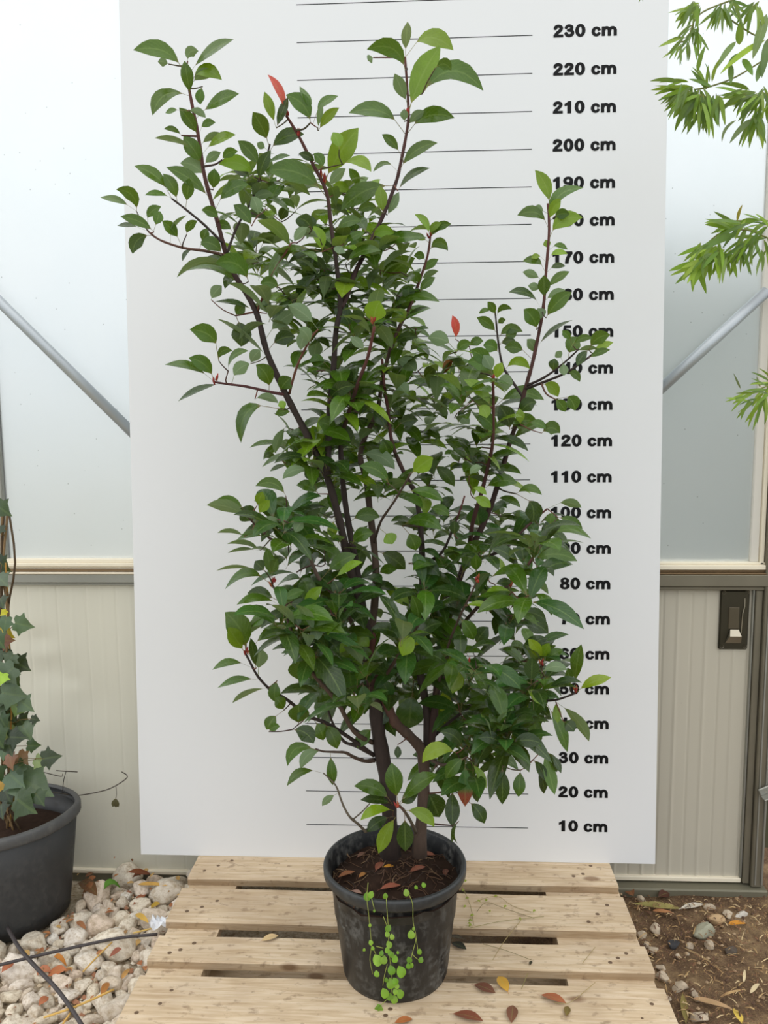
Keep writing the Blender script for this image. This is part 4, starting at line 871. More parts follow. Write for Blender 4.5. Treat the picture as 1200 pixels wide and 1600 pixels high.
# weed strands on the planks right of the pot
W2 = empty('trailing_weed', (.3, -.35, .002)); tag(W2, 'thin dry weed strands trailing over the planks right of the pot', 'weed'); WO = W2.location.copy()
for path in [[(722,1385),(735,1415),(740,1445)], [(740,1410),(775,1400),(800,1415),(830,1425)], [(745,1425),(760,1410),(790,1420),(835,1435)], [(815,1437),(800,1455),(785,1475),(770,1500)], [(735,1450),(780,1440),(850,1432)], [(755,1475),(790,1485),(830,1500)], [(930,1480),(910,1505)], [(825,1520),(815,1545)], [(930,1535),(900,1560),(885,1568),(865,1566)]]:
    P = [atZ(x, y, .002+R.uniform(0, .006))-WO for x, y in path]; mb = MB(); mb.tube(spline(P, 3), .0007, 4, lin(R.choice([(128, 120, 66), (150, 132, 84), (110, 100, 60)]))); mb.build('weed_stem', MTINT, W2)
for x, y in [(724,1392),(730,1405),(727,1418),(738,1432),(733,1445),(728,1378),(735,1448),(715,1380),(748,1410),(760,1408),(775,1402),(790,1418),(765,1425),(812,1437),(835,1425),(735,1440)]:
    P = atZ(x, y, .004); a = R.uniform(0, 6.28); d_ = Vector((math.cos(a), math.sin(a), .3))*.010
    mb = MB(); leaf(mb, P-d_*.5-WO+Vector((0, 0, .003)), P-WO+Vector((0, 0, .005)), P+d_*.5-WO, .006, Vector((0, -.3, 1)), jitter((140, 150, 60)), 'rd', .06, .1); mb.build('leaf', MWEED, W2, True)

# ------------------------------------------------------------------ stones
def stone_mesh(seed):
    import bmesh
    bm = bmesh.new(); bmesh.ops.create_icosphere(bm, subdivisions=3, radius=1)
    o = Vector((seed*7.3, seed*3.1, seed*1.7)); rr = random.Random(seed)
    planes = [(Vector((rr.gauss(0, 1), rr.gauss(0, 1), rr.gauss(0, 1))).normalized(), rr.uniform(.5, .85)) for _ in range(12)]
    for v in bm.verts:
        p = v.co.copy()
        for n, dd in planes:
            k = p.dot(n)
            if k > dd: p -= n*(k-dd)*.97
        p *= 1.12+.14*noise.noise(p*1.6+o)+.09*noise.noise(p*4+o)+.06*noise.noise(p*9+o)
        v.co = p
    me = bpy.data.meshes.new('stone'); bm.to_mesh(me); bm.free(); me.materials.append(MSTONE)
    me.polygons.foreach_set('use_smooth', [True]*len(me.polygons)); return me
SM = [stone_mesh(i+1) for i in range(10)]
placed = []; LIFT = []
def topz(x, y):
    z = (ZR if x > .6 else ZG)+.008
    for (a, b_, r), lf in zip(placed, LIFT):
        q = ((x-a)**2+(y-b_)**2)/(r*1.05)**2
        if q < 1: z = max(z, (ZR if a > .6 else ZG)+r*lf+r*.84*math.sqrt(1-q))
    return z
def stone(x, y, r, asp=1.0, ang=None, lift=.45, label=None, group=None, me=None, mat=None):
    o = bpy.data.objects.new('limestone_rock' if mat is None else 'rock', (me or R.choice(SM))); C.objects.link(o)
    if mat is not None: o.data = o.data.copy(); o.data.materials[0] = mat
    o.location = (x, y, (ZR if x > .6 else ZG-(.03 if y > .05 and x < -.6 else 0))+r*lift); o.scale = (r*1.12*asp, r*1.0/asp**.5, r*.80)
    o.rotation_euler = (R.uniform(-.35, .35), R.uniform(-.35, .35), R.uniform(0, 6.28) if ang is None else ang)
    placed.append((x, y, r)); LIFT.append(lift); tag(o, label, 'rock', group); return o
LG = 'pale rocks heaped left of the pallet'; LL = 'one of the many unremarkable pale limestone rocks heaped left of the pallet'
POTX, POTY = -1.13, -.06
TR = [(890,265,100),(750,490,95,1.35,.9),(905,510,100,1.4,.3),(600,600,95),(640,705,75),(830,640,110,1.2,0),(1010,610,80),(60,810,85,1.3,.2),(220,805,95),(520,775,120,1.3,.5),(170,1010,105,1.3,.8),(750,930,85),(690,1060,115),(500,1095,125),(90,1210,130),(330,1275,105,1.3,.4),(700,1260,95,1.3,.3),
      (940,870,60),(1040,920,70),(910,1080,90),(1020,800,95),(330,935,95,1.4,.1),(560,930,80),(440,690,65),(300,760,55),(1040,370,65),(920,390,85),(1150,180,95),(1060,250,60),(810,1310,85),(1085,690,65),(240,1130,110),(610,470,60),(1130,440,60),(30,1030,75),(470,1300,80),(590,1190,65),(1190,240,55),(400,1190,75)]
NAMED = {0: 'large angular pale rock against the wall below the left corner of the board', 1: 'long cream rock standing upright between the left pot and the pallet', 5: 'broad cracked cream rock just behind the end of the thin dark tube', 6: 'rounded white rock beside the white paper scrap',
 7: 'flat pale rock at the left edge in front of the left pot', 10: 'smooth egg shaped rock left of the thick dark tube', 11: 'smooth rounded rock crossed by a tan straw stalk', 13: 'big pale rock right of the thick dark tube near the bottom', 14: 'biggest pale rock in the bottom left corner', 16: 'white angular rock below the long yellow straw stalk', 19: 'pale rock touching the left end of the front plank', 20: 'grey white rock at the left end of the third plank', 27: 'pale rock at the back left corner of the pallet', 29: 'white rock at the bottom edge beside the front plank'}
for ti, t in enumerate(TR):
    x, y, s = t[:3]; p = atZ(x/4.8, 1320+y/4.8, ZG+.03); sc = (p-CAM).dot(fw)/F; r = s/4.8*sc*.62
    if p.x+r > -.575 and p.y < .02: p.x = -.578-r
    if p.y+r > YW-.015: p.y = YW-.015-r
    stone(p.x, p.y, r, t[3] if len(t) > 3 else R.uniform(1, 1.2), t[4] if len(t) > 4 else None, .55, NAMED.get(ti, LL), None if ti in NAMED else LG)
def inpot(x, y, r): 
    return math.hypot(x-POTX, (y-POTY)) < .2+r*.9
for rad, cnt in ((.044, 40), (.032, 80), (.021, 120)):
    tries = 0; got = 0
    while tries < 5000 and got < cnt and len(placed) < 215:
        tries += 1; x = R.uniform(-1.25, -.575); y = R.uniform(-.72, YW-.05); r = rad*R.uniform(.8, 1.2)
        if x+r > -.575 or inpot(x, y, r): continue
        if y > 0 and x < -.85: continue
        if any((x-a)**2+(y-b_)**2 < ((r+c_)*.80)**2 for a, b_, c_ in placed): continue
        stone(x, y, r, R.uniform(1, 1.3), None, .5, LL, LG); got += 1
# rocks behind the pallet's back-left corner against the wall
for x, y, r in ((-.60, .11, .035), (-.55, .12, .03), (-.50, .12, .032), (-.44, .12, .025)):
    stone(x, y, r, 1.1, None, 1.3 if x > -.58 else .9, LL, LG)
RGp = 'pale rocks along the right side of the pallet'; RL = 'pale rock in the soil strip right of the pallet'
def mstone(name, c): return mat_simple(name, c, .8, .25, 0, .35, 40, .5)
MDUST = mat_simple('dusty_rock', (188, 172, 150), .85, .2, 0, .3, 3.5, .5)
SMR = [m_.copy() for m_ in SM[:6]]
for m_ in SMR: m_.materials[0] = MDUST
RS = [(325,490,72,1.1,None),(222,520,58,1,None),(300,640,62,1,None),(470,590,62,1.3,'dark blue grey rock in the soil beside the pallet'),(700,500,110,1.3,'large greenish grey rock in the soil right of the pallet'),(740,595,62,1,None),(590,600,42,1,None),(800,410,78,1.4,'tan elongated rock in front of the door sill'),(885,365,60,1,None),(990,360,48,1.9,'small white oblong stone in front of the door sill'),(910,645,70,1.1,'dark round rock on the damp soil at the right'),
      (375,850,74,1.2,None),(520,930,80,1.3,None),(620,965,55,1,None),(672,1165,88,1.1,None),(750,310,58,1.2,None),(360,770,50,1,None),(215,250,55,1,None),(655,1010,40,1,None),(420,1010,40,1,None),(500,680,34,1,None),(570,660,26,1,None),(250,590,40,1,None)]
for x, y, s, asp, lab in RS:
    p = atZ(960+x/5, 1350+y/5, ZR+.02); sc = (p-CAM).dot(fw)/F; r = s/5*sc*.66
    if p.x-r < .636: p.x = .638+r
    if p.y+r > YW-.05: p.y = YW-.052-r
    mt = None
    if lab and 'dark' in lab: mt = mstone('dark_rock', (72, 72, 74) if 'blue' in lab else (96, 86, 76))
    elif lab and 'green' in lab: mt = mstone('green_rock', (170, 168, 146))
    elif lab and 'tan' in lab: mt = mstone('tan_rock', (190, 160, 122))
    elif lab and 'white' in lab: mt = mstone('white_rock', (224, 216, 204))
    stone(p.x, p.y, r, asp, .2 if asp > 1.2 else None, .5, lab or RL, None if lab else RGp, None if mt else R.choice(SMR), mt)
# small pebbles and grit filling the gaps
for side in (0, 1):
    pg = MB()
    for i in range(1900 if not side else 550):
        x = R.uniform(-1.2, -.59) if not side else R.uniform(.65, 1.15); y = R.uniform(-.75, .13); r = R.uniform(.003, .011)*(1 if not side else .7)
        if not side and (math.hypot(x+1.13, y+.06) < .21 or y > .03): continue
        o = Vector((x, y, (ZR if side else ZG)+.006)); tv = [o+Vector((R.uniform(.7, 1.1)*a, R.uniform(.7, 1.1)*b_, R.uniform(.6, .9)*c_))*r for a, b_, c_ in ((1, 0, 0), (-1, 0, 0), (0, 1, 0), (0, -1, 0), (0, 0, 1), (0, 0, -1))]
        pg.add(tv, [(0, 2, 4), (2, 1, 4), (1, 3, 4), (3, 0, 4), (2, 0, 5), (1, 2, 5), (3, 1, 5), (0, 3, 5)], lin(R.choice([(222, 208, 186), (206, 188, 160), (234, 224, 206), (190, 168, 138), (170, 122, 94)] if not side else [(150, 124, 94), (120, 94, 70), (178, 152, 120), (96, 74, 58)])))
    tag(pg.build('gravel_grit', MTINT), 'fine pale grit between the rocks left of the pallet' if not side else 'fine grit on the brown soil right of the pallet', 'gravel', kind='stuff')
# chopped straw and bark litter on the right-hand soil
sg = MB()
for i in range(1700):
    x = R.uniform(.67, 1.2); y = R.uniform(-.7, .08); a = R.uniform(0, 6.28); L = R.uniform(.004, .026)*(1.8 if R.random() < .08 else 1); wd = R.uniform(.0006, .002); z = ZR+.012+R.uniform(0, .012)
    d_ = Vector((math.cos(a), math.sin(a), R.uniform(-.12, .12)))*L; s_ = Vector((-math.sin(a), math.cos(a), R.uniform(-.4, .4)))*wd
    p = Vector((x, y, z)); m_ = p+d_*.5+Vector((0, 0, .003)); q = p+d_
    c = lin(R.choice([(178, 148, 102), (150, 118, 80), (104, 74, 54), (196, 172, 130), (128, 92, 66), (84, 60, 48), (140, 108, 74)]))
    sg.add([p-s_, p+s_, m_+s_, m_-s_, q+s_*.4, q-s_*.4, m_+Vector((0, 0, wd*.6))], [(0, 1, 6), (1, 2, 6), (2, 4, 6), (4, 5, 6), (5, 3, 6), (3, 0, 6)], c)
tag(sg.build('straw_litter', MTINT), 'chopped straw and bark litter on the brown soil at the right', 'litter', kind='stuff')
lg = MB()
for i in range(150):
    x = R.uniform(-1.15, -.6); y = R.uniform(-.72, .12)
    if math.hypot(x+1.13, y+.06) < .22: continue
    z = topz(x, y)+.002 if R.random() < .35 else ZG+.03; L = R.uniform(.008, .03); a = R.uniform(0, 6.28); d_ = Vector((math.cos(a), math.sin(a), R.uniform(-.2, .2)))*L
    leaf(lg, Vector((x, y, z)), Vector((x, y, z+.003))+d_*.5, Vector((x, y, z))+d_, L*R.uniform(.25, .6), Vector((R.uniform(-.4, .4), R.uniform(-.6, .2), 1)).normalized(), lin(R.choice([(158, 98, 66), (178, 120, 80), (120, 76, 54), (200, 160, 100), (150, 112, 76)])))
tag(lg.build('leaf_litter', MDRY, None, True), 'small brown leaf crumbs scattered between the pale rocks at the left', 'litter', kind='stuff')
# individual litter: dry bamboo blades, leaves and stalks
def blade(name, px0, py0, px1, py1, wid, c, label, z=ZG+.03, group=None, cat='leaf'):
    za = zb = z
    for _ in range(3):
        A = atZ(px0, py0, za); B = atZ(px1, py1, zb); za = topz(A.x, A.y)+.004; zb = topz(B.x, B.y)+.004
    O = (A+B)/2; mid = Vector((0, 0, max(.004, topz(O.x, O.y)+.006-O.z))); mb = MB()
    leaf(mb, A-O, mid, B-O, wid, Vector((R.uniform(-.3, .3), -.35, 1)).normalized(), lin(c), 'ph' if wid > .017 else 'bam', .05, .3)
    return tag(mb.build(name, MDRY, None, True, O), label, cat, group)
blade('dry_bamboo_leaf', 985, 1412, 1065, 1420, .022, (150, 140, 84), 'olive dry bamboo leaf beside the back right pallet corner', ZR+.03)
blade('dry_bamboo_leaf', 1060, 1421, 1100, 1413, .018, (214, 204, 188), 'pale whitish dry bamboo leaf in front of the door sill', ZR+.03)
blade('dry_bamboo_leaf', 1020, 1423, 1054, 1428, .012, (176, 120, 80), 'tan dry bamboo leaf below the olive one', ZR+.03)
blade('dry_bamboo_leaf', 1138, 1444, 1166, 1443, .014, (206, 138, 48), 'orange dry leaf near the dark round rock', ZR+.03)
blade('dry_bamboo_leaf', 1066, 1550, 1072, 1600, .018, (132, 116, 66), 'dry olive bamboo leaf beside the front right pallet corner', ZR+.03)
blade('dry_bamboo_leaf', 1145, 1575, 1160, 1600, .02, (206, 176, 80), 'yellow dry leaf at the bottom edge on the right', ZR+.03)
blade('dry_bamboo_leaf', 1162, 1535, 1164, 1515, .008, (216, 196, 156), 'short upright pale straw on the damp soil', ZR+.02)
blade('dry_bamboo_leaf', 1124, 1558, 1165, 1546, .006, (186, 150, 104), 'thin tan stalk on the damp soil at the right', ZR+.02)
blade('dry_bamboo_leaf', 1172, 1552, 1187, 1537, .010, (208, 188, 150), 'pale straw near the right edge on the soil', ZR+.02)
blade('dry_bamboo_leaf', 1066, 1480, 1128, 1515, .007, (150, 124, 90), 'long brown stalk lying behind the damp soil', ZR+.025)
blade('dry_bamboo_leaf', 1083, 1560, 1145, 1577, .016, (176, 142, 106), 'broad tan dry leaf near the bottom right rock', ZR+.022)
blade('dry_bamboo_leaf', 975, 1385, 990, 1400, .03, (128, 84, 58), 'brown dry leaf tucked behind the right end of the pallet', ZR+.03)
blade('dry_bamboo_leaf', 1028, 1402, 1046, 1396, .028, (80, 44, 36), 'dark reddish dry leaf against the door sill', ZR+.02)
blade('dry_leaf', 198, 1363, 236, 1366, 0.0252, (140, 74, 50), 'rust brown dry leaf behind the gravel at the wall', ZG+0.072)
blade('dry_leaf', 206, 1372, 232, 1360, 0.0216, (120, 62, 44), 'dark rust dry leaf at the wall left of the board', ZG+0.067)
blade('green_leaf', 155, 1401, 188, 1388, 0.0252, (92, 140, 50), 'fallen green leaf on the rocks behind the left pot', ZG+0.092)
blade('dry_leaf', 207, 1415, 230, 1395, 0.0202, (168, 100, 72), 'red brown bark like leaf on the rocks left of the pallet', ZG+0.082)
blade('dry_leaf', 215, 1382, 262, 1384, 0.0130, (206, 160, 84), 'yellow tan dry leaf near the back left pallet corner', ZG+0.082)
blade('dry_leaf', 212, 1428, 232, 1442, 0.0158, (214, 172, 84), 'yellow dry leaf beside the white scrap', ZG+0.087)
blade('dry_leaf', 232, 1420, 250, 1412, 0.0180, (186, 150, 60), 'mustard dry leaf beside the second plank', ZG+0.082)
blade('dry_leaf', 70, 1525, 104, 1515, 0.0288, (184, 112, 74), 'crumpled rust leaf between rocks under the tube', ZG+0.082)
blade('dry_leaf', 55, 1528, 80, 1519, 0.0216, (190, 122, 92), 'pinkish dry leaf left of the crumpled rust leaf', ZG+0.077)
blade('dry_leaf', 84, 1495, 104, 1510, 0.0130, (196, 124, 54), 'orange curled leaf under the thin tube', ZG+0.082)
blade('dry_leaf', 2, 1520, 22, 1504, 0.0252, (176, 102, 74), 'terracotta coloured leaf flake at the left edge', ZG+0.072)
blade('dry_leaf', 60, 1572, 76, 1558, 0.0202, (168, 100, 70), 'rust leaf flake near the thick tube', ZG+0.077)
blade('dry_leaf', 158, 1560, 170, 1535, 0.0180, (172, 112, 60), 'brown orange leaf beside the front plank', ZG+0.077)
blade('dry_leaf', 170, 1496, 190, 1483, 0.0202, (150, 86, 72), 'dark pink dry leaf under the end of the thin tube', ZG+0.082)
blade('dry_leaf', 190, 1530, 204, 1514, 0.0115, (186, 140, 84), 'tan dry leaf at the third plank end', ZG+0.082)
blade('dry_leaf', 120, 1440, 134, 1452, 0.0144, (158, 104, 72), 'brown leaf flake between the rocks in front of the left pot', ZG+0.082)
blade('dry_leaf', 122, 1380, 152, 1400, 0.0360, (112, 76, 52), 'heap of brown dry leaf between left pot and rocks', ZG+0.052)
blade('dry_leaf', 128, 1405, 148, 1388, 0.0288, (136, 88, 58), 'tan dry leaf right of the left pot', ZG+0.057)
def stalk(px, c, r, label, z=ZG+.07, name='straw_stalk', cat='straw', mat=None, zs=None):
    P = [atZ(x, y, zs[i] if zs else z) for i, (x, y) in enumerate(px)]; O = P[0].copy(); mb = MB(); mb.tube([Vector(q) for q in spline([p-O for p in P], 4)], r, 8, lin(c))
    return tag(mb.build(name, mat or MTINT, None, True, O), label, cat)
stalk([(130, 1518), (150, 1497), (175, 1472)], (206, 168, 100), .0022, 'tan straw stalk crossing under the thin dark tube')
stalk([(68, 1590), (120, 1572), (178, 1546)], (212, 172, 96), .0026, 'long yellow straw stalk crossing the thick dark tube')
stalk([(98, 1600), (110, 1583)], (206, 164, 90), .0024, 'short yellow straw stalk at the bottom left edge')
stalk([(208, 1458), (240, 1450)], (214, 180, 104), .0022, 'short tan straw stalk below the white scrap')
stalk([(12, 1450), (30, 1481), (55, 1510), (85, 1541), (108, 1571), (128, 1602)], (70, 62, 62), .0052, 'thick dark irrigation tube curving to the bottom edge at the left', ZG+.075, 'irrigation_tube', 'tube', MDARKT)
stalk([(-10, 1510), (60, 1493), (130, 1477), (190, 1465), (246, 1460)], (60, 54, 58), .0040, 'thin straight dark tube lying on the rocks towards the pallet', ZG+.07, 'irrigation_tube', 'tube', MDARKT)
p = atZ(248, 1440, ZG+.085); mb = MB(); n = 6
for j in range(n+1):
    for i in range(n+1):
        u, v = i/n-.5, j/n-.5; mb.v.append((u*.042+.006*noise.noise(Vector((u*5, v*5, 2))), v*.035+.004*noise.noise(Vector((u*5, v*5, 7))), .024*noise.noise(Vector((u*7, v*7, 0))))); mb.t.append(None); mb.uv.append((0, 0))
for j in range(n):
    for i in range(n): a = j*(n+1)+i; mb.f.append((a, a+1, a+n+2, a+n+1)); mb.mi.append(0)
tag(mb.build('paper_scrap', MPAPER, None, False, p), 'crumpled white paper scrap beside the second pallet plank', 'scrap')

# ------------------------------------------------------------------ ivy pot at the left edge
IV = empty('potted_ivy', (POTX, POTY, ZG)); IO = Vector((POTX, POTY, ZG)); tag(IV, 'ivy with lobed leaves in a dark squashed pot at the left edge', 'plant')
def squash(c, s, r): return (c*r, s*r*(1 if s < 0 else .62))
pb = MB(); pb.lathe([(.001, .01), (.17, .006), (.186, .012), (.192, .05), (.208, .18), (.222, .300), (.219, .302), (.205, .24), (.2, .2)], 56, squash); ip = pb.build('pot', MPOT2, IV, True)
rb = MB(); rb.lathe([(.220, .296), (.2315, .298), (.234, .304), (.234, .322), (.230, .328), (.220, .329), (.216, .322)], 56, squash); rb.build('rim', mat_pot('grey_rim', (74, 74, 74), .5, (120, 118, 112), .4), ip, True)
sb = MB(); sb.lathe([(.001, .27), (.1, .268), (.16, .262), (.209, .25)], 40, squash); sb.build('soil', MSOIL, IV, True)
mb = MB(); mb.tube([atY(92, 1452, -.19)-IO, atY(100, 1452, -.19)-IO], .006, 4); 
def ivy_leaf(cx, cy, s, ang, Y, c, tilt=.3, flip=False):
    O = atY(cx, cy, Y); sc = s*(O-CAM).dot(fw)/F*.78
    out = [(0, -.55), (.28, -.72), (.62, -.62), (.60, -.28), (.98, -.06), (.62, .14), (.46, .38), (.22, .62), (0, 1.0), (-.22, .62), (-.46, .38), (-.62, .14), (-.98, -.06), (-.60, -.28), (-.62, -.62), (-.28, -.72)]
    N = (-fw+up*R.uniform(-.1, .7)+rt*R.uniform(-.5, .5)).normalized()
    X = (rt*math.cos(ang)+up*math.sin(ang)); X = (X-N*X.dot(N)).normalized(); Yd = N.cross(X)
    tint = jitter(c, .12); mb = MB(); vs = [O-IO+Yd*(-.4*sc)]; uv = [(.5, .1)]
    mid = []
    for (u, v) in out:
        rr = math.hypot(u, v); vs.append(O-IO+(X*u+Yd*v)*sc+N*sc*(.12*abs(u)-.18*rr*rr)); uv.append((.5+u*.5, .5+v*.5))
    for (u, v) in out: vs.append(O-IO+(X*u*.5+Yd*(v*.5-.15))*sc+N*sc*(.06*abs(u)-.03)); uv.append((.5+u*.25, .5+v*.25))
    n = len(out); fs = []
    for k in range(n): k2 = (k+1) % n; fs.append((1+k, 1+k2, 1+n+k2, 1+n+k)); fs.append((1+n+k, 1+n+k2, 0))
    if flip: fs = [f[::-1] for f in fs]
    mb.add(vs, fs, tint, uv); mb.build('leaf', MIVY, IV, True)
    # stalk
    st = MB(); b0 = atY(8+R.uniform(-6, 6), cy+12, POTY-.02); st.tube([O-IO+Yd*(-.4*sc), (O+b0)/2-IO+Vector((0, 0, .01)), b0-IO], .0011, 5, lin((112, 96, 60))); st.build('leaf_stalk', MTINT, IV, True)
G1, G2, G3, G4 = (46, 68, 34), (82, 102, 76), (30, 46, 26), (118, 138, 84)
for cx, cy, s, ang, c in [(2,795,26,2.6,G1),(-4,828,20,1.5,G3),(3,882,26,2.2,G3),(2,906,24,2.4,G2),(6,957,10,1,(196,180,40)),(34,976,26,2.9,G2),(8,974,22,1.2,G2),(8,990,22,2.6,(196,166,40)),(8,1001,22,3,(104,58,40)),(30,1038,28,2.9,G3),(10,1052,32,.6,G2),(2,1060,18,1.5,(150,190,50)),(18,1085,34,2.8,G2),(38,1100,26,2.3,G2),(12,1112,30,2.6,G3),(2,1090,26,1.5,G1),(34,1128,26,2.4,G3),(12,1140,30,2.9,G4),(40,1142,26,2.2,G2),(54,1124,12,3,G3),(51,1165,17,2.9,G1),(77,1184,25,3,G3),(60,1190,20,2.5,G4),(22,1216,34,2.7,G2),(48,1226,52,3.0,G2),(36,1256,40,2.8,G1),(14,1165,24,2,G3),(16,1188,22,1.8,(122,86,60)),(34,1184,20,2.4,(134,96,66)),(4,1228,18,1.5,(190,150,50)),(2,1265,22,2,G3),(-6,1150,30,2,G1),(-8,1030,30,2.2,G1),(-10,1110,30,1.6,G2),(-10,1210,34,2,G1),(4,1020,24,1,G3),(20,1062,22,2.2,G1),(26,1108,20,1.2,G4),(4,1128,26,2,G1),(24,1152,24,2.8,G3),(6,1172,22,1.4,G2),(28,1200,24,1,G1),(10,1240,28,2.4,G3),(60,1246,22,2.6,G1),(2,940,20,2,G3),(16,1030,20,1,G2),(-2,1000,24,2,G1),(22,1240,20,1.6,(150,120,60))]:
    ivy_leaf(cx, cy, s, ang+math.pi/2+R.uniform(-.3, .3), POTY-R.uniform(.02, .12), c)
for k in range(7):
    x = R.uniform(-14, 22); mb = MB(); P = [atY(x+R.uniform(-8, 8)+(8 if j == 0 else 0), yy, POTY-.02+R.uniform(-.03, .03))-IO for j, yy in enumerate((1300, 1250, 1190, 1120, 1050, 960, 880, 800)[:R.randint(5, 8)])]
    mb.tube(spline(P, 3), R.uniform(.0016, .004), 6, lin(R.choice([(110, 84, 56), (134, 108, 74), (82, 66, 46), (168, 126, 60)]))); mb.build('vine', MBARK, IV, True)
def dtwig(path, Y0, Y1, r, c=(74, 66, 56)):
    n = len(path); P = [atY(x, y, Y0+(Y1-Y0)*i/(n-1))-IO for i, (x, y) in enumerate(path)]; mb = MB(); mb.tube(spline(P, 4), [r]*(4*(n-1)+1), 5, lin(c)); mb.build('dry_twig', MBARK, IV, True)
dtwig([(60,1236),(98,1240),(120,1243),(160,1236),(182,1227),(199,1214),(190,1206)], .02, .06, .0016)
dtwig([(98,1240),(99,1222),(103,1206)], .03, .03, .0011); dtwig([(88,1204),(103,1205),(121,1206)], .03, .03, .0016)
dtwig([(66,1206),(95,1213),(98,1209)], .0, .02, .0013); dtwig([(181,1228),(182,1240),(181,1247)], .05, .05, .0009)
for dx, an in ((-4, -1.9), (3, -1.3), (0, -1.55)):
    A = atY(181, 1246, .05); d_ = (rt*math.cos(an)+up*math.sin(an))*.03; mb = MB(); leaf(mb, A-IO, A+d_*.5-fw*.004-IO, A+d_-IO, .013, (-fw+rt*dx*.1).normalized(), lin((84, 78, 52)), 'ph', .1, .4); mb.build('withered_leaf', MDRY, IV, True)

# ------------------------------------------------------------------ bamboo at the right edge
YB = -.30
BO = atY(1330, 1000, YB); BO.z = ZG
BM = empty('bamboo', BO); tag(BM, 'green bamboo with fine drooping leaf sprays reaching in at the right edge', 'bamboo')
mb = MB(); cp = [Vector((0, 0, 0)), Vector((.01, 0, .8)), Vector((-.01, 0, 1.6)), Vector((-.03, 0, 2.5))]
P = spline(cp, 8); mb.tube(P, [.012-.004*k/(len(P)-1) for k in range(len(P))], 10, lin((112, 132, 70))); culm = mb.build('culm', MTINT, BM, True)
for z in (.3, .62, .95, 1.25, 1.55, 1.85, 2.15):
    nb = MB(); nb.lathe([(.0095, -.004), (.0128, 0), (.0095, .004)], 12); nb.build('node_ring', mat_tint('node', .6), culm, True, (0.0, 0, z)) if False else None
def branch(path, Y0, Y1, r=.0018):
    n = len(path); Ps = [atY(x, y, Y0+(Y1-Y0)*i/(n-1)) for i, (x, y) in enumerate(path)]; mb = MB(); mb.tube(spline([p-BO for p in Ps], 4), r, 5, lin((120, 122, 66))); mb.build('branch', MTINT, BM, True)
for pth in ([(1330,-60),(1260,-40),(1180,-10),(1130,5),(1090,25),(1075,60),(1062,66)], [(1330,60),(1260,60),(1200,90),(1150,120),(1110,135),(1085,140)], [(1330,200),(1250,165),(1200,150),(1175,155)], [(1330,430),(1250,390),(1200,372),(1170,360),(1130,362),(1100,385)], [(1330,650),(1260,620),(1210,602),(1180,612)], [(1190,60),(1170,50),(1140,30)], [(1330,330),(1260,345),(1200,345),(1150,345)], [(1330,-120),(1100,-60),(1010,-30)]):
    branch(pth, YB, YB-.06)
def fan(cx, cy, n, a0, a1, L0, L1, asp=.16, cols=((104, 134, 44), (86, 116, 40), (70, 100, 36), (124, 152, 48))):
    """n leaves from a twig end, image angles a0..a1 (degrees, 0 right, 90 down)"""
    n = int(n*1.7)
    for k in range(n):
        a = math.radians(a0+(a1-a0)*(k+.5)/n+R.uniform(-9, 9)); L = R.uniform(L0, L1)
        bx, by = cx+R.uniform(-7, 7), cy+R.uniform(-7, 7)
        mb = MB(); Y0 = YB-.06+R.uniform(-.05, .05)
        px_leaf(mb, bx, by, bx+math.cos(a)*L, by+math.sin(a)*L, L*asp*R.uniform(.55, .95), R.uniform(.0, .08), Y0, Y0-R.uniform(-.02, .03), jitter(R.choice(cols), .15), under=R.random() < .2, kind='bam', asp=.15, pet=.05, fold=.15)
        mb.v = [tuple(Vector(v)-BO) for v in mb.v]; mb.build('leaf', MBAM, BM, True)
def one(bx, by, tx, ty, w_, c, bend=.05, under=False):
    mb = MB(); Y0 = YB-.08; px_leaf(mb, bx, by, tx, ty, w_, bend, Y0, Y0-.02, jitter(c, .05), under=under, kind='bam', asp=.12, pet=.04, fold=.12)
    mb.v = [tuple(Vector(v)-BO) for v in mb.v]; mb.build('leaf', MBAM, BM, True)
fan(1088, 8, 9, 75, 165, 28, 52); fan(1085, 45, 8, 60, 150, 22, 40); fan(1066, 66, 6, 80, 170, 26, 42); fan(1078, 66, 4, 60, 100, 22, 34)
fan(1130, 12, 7, 60, 140, 30, 48); fan(1140, 5, 5, 20, 120, 30, 45); fan(1180, 5, 6, 60, 150, 30, 50); fan(1012, -28, 5, 80, 150, 22, 32)
fan(1070, 135, 9, 95, 190, 30, 50); fan(1100, 145, 10, 60, 130, 36, 58); fan(1078, 140, 14, 85, 185, 34, 60); fan(1092, 150, 12, 70, 150, 40, 66); fan(1105, 160, 8, 70, 140, 34, 56); fan(1120, 150, 6, 70, 120, 36, 54); fan(1108, 135, 6, 190, 290, 22, 40)
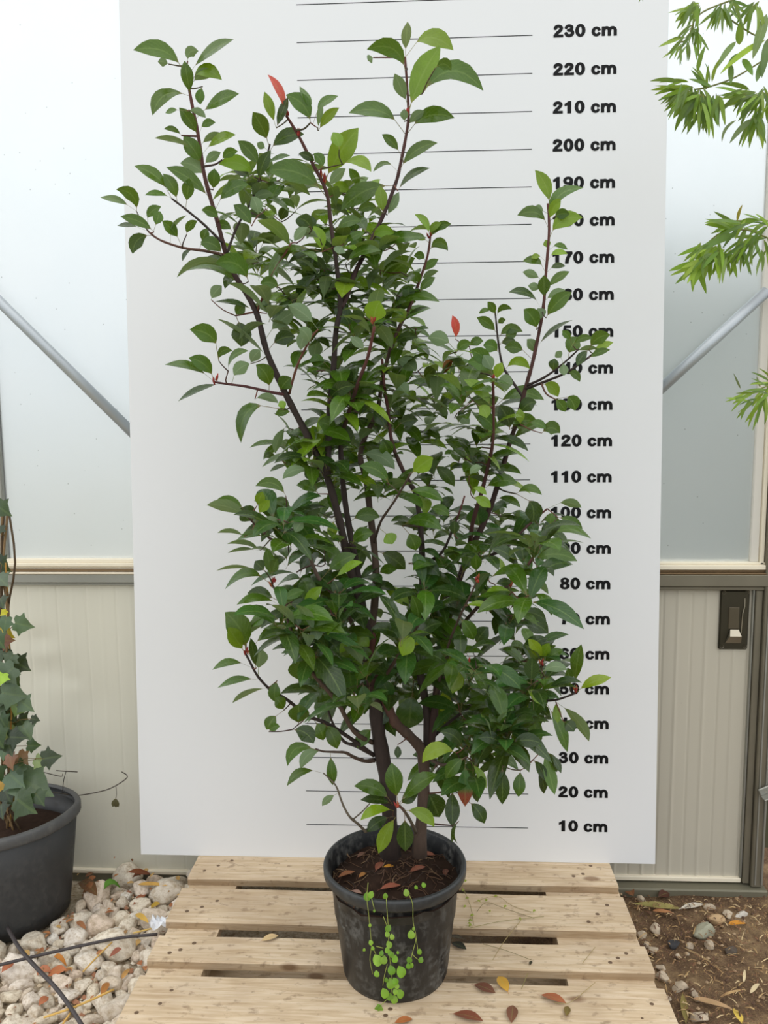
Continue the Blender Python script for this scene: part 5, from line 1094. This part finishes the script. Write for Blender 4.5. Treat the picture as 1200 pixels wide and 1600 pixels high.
fan(1165, 145, 8, 110, 200, 34, 50); fan(1180, 150, 8, 100, 190, 34, 54); fan(1182, 178, 6, 70, 130, 40, 56); fan(1198, 140, 6, 60, 150, 34, 54); fan(1198, 165, 5, 60, 130, 36, 56)
one(1196, 62, 1125, 116, 9, (150, 178, 48)); one(1150, 65, 1120, 107, 9, (110, 134, 80)); one(1160, 85, 1138, 98, 9, (80, 108, 50)); one(1155, 70, 1157, 32, 12, (104, 132, 56), 0); one(1142, 100, 1142, 132, 9, (90, 116, 60), 0)
one(1090, 112, 1103, 70, 7, (110, 136, 60)); one(1175, 186, 1140, 224, 9, (92, 112, 76)); one(1150, 188, 1128, 222, 5, (96, 112, 76), .15); one(1198, 22, 1176, 92, 15, (112, 132, 96), .0, True); one(1200, 60, 1190, 122, 12, (84, 112, 70), 0); one(1160, 92, 1176, 118, 10, (96, 130, 50)); one(1198, 92, 1182, 128, 12, (90, 120, 60))
fan(1150, 352, 7, 130, 215, 34, 52); fan(1165, 350, 6, 110, 190, 34, 56); one(1152, 345, 1160, 320, 5, (150, 120, 60)); one(1150, 357, 1101, 351, 10, (120, 150, 60)); one(1155, 365, 1082, 398, 11, (104, 132, 70)); one(1155, 350, 1184, 344, 10, (96, 128, 44))
for cx, cy in ((1098, 408), (1085, 415), (1108, 398), (1120, 400), (1132, 395), (1145, 395), (1120, 385), (1100, 385)): fan(cx, cy, 6, 75, 165, 26, 48, .2, ((124, 156, 40), (108, 140, 38), (90, 122, 36), (146, 172, 60)))
fan(1160, 380, 6, 60, 150, 30, 50); fan(1175, 375, 6, 70, 160, 30, 52); fan(1192, 370, 6, 70, 200, 30, 50); fan(1196, 350, 5, 110, 230, 26, 44); fan(1195, 395, 4, 70, 130, 30, 46)
fan(1172, 620, 5, 120, 185, 26, 40); fan(1190, 622, 7, 80, 160, 30, 50); fan(1200, 608, 5, 90, 190, 28, 44); fan(1202, 600, 3, 170, 230, 26, 38); one(1157, 607, 1146, 583, 3, (90, 96, 80), 0); one(1188, 605, 1182, 588, 3, (100, 108, 90), 0)
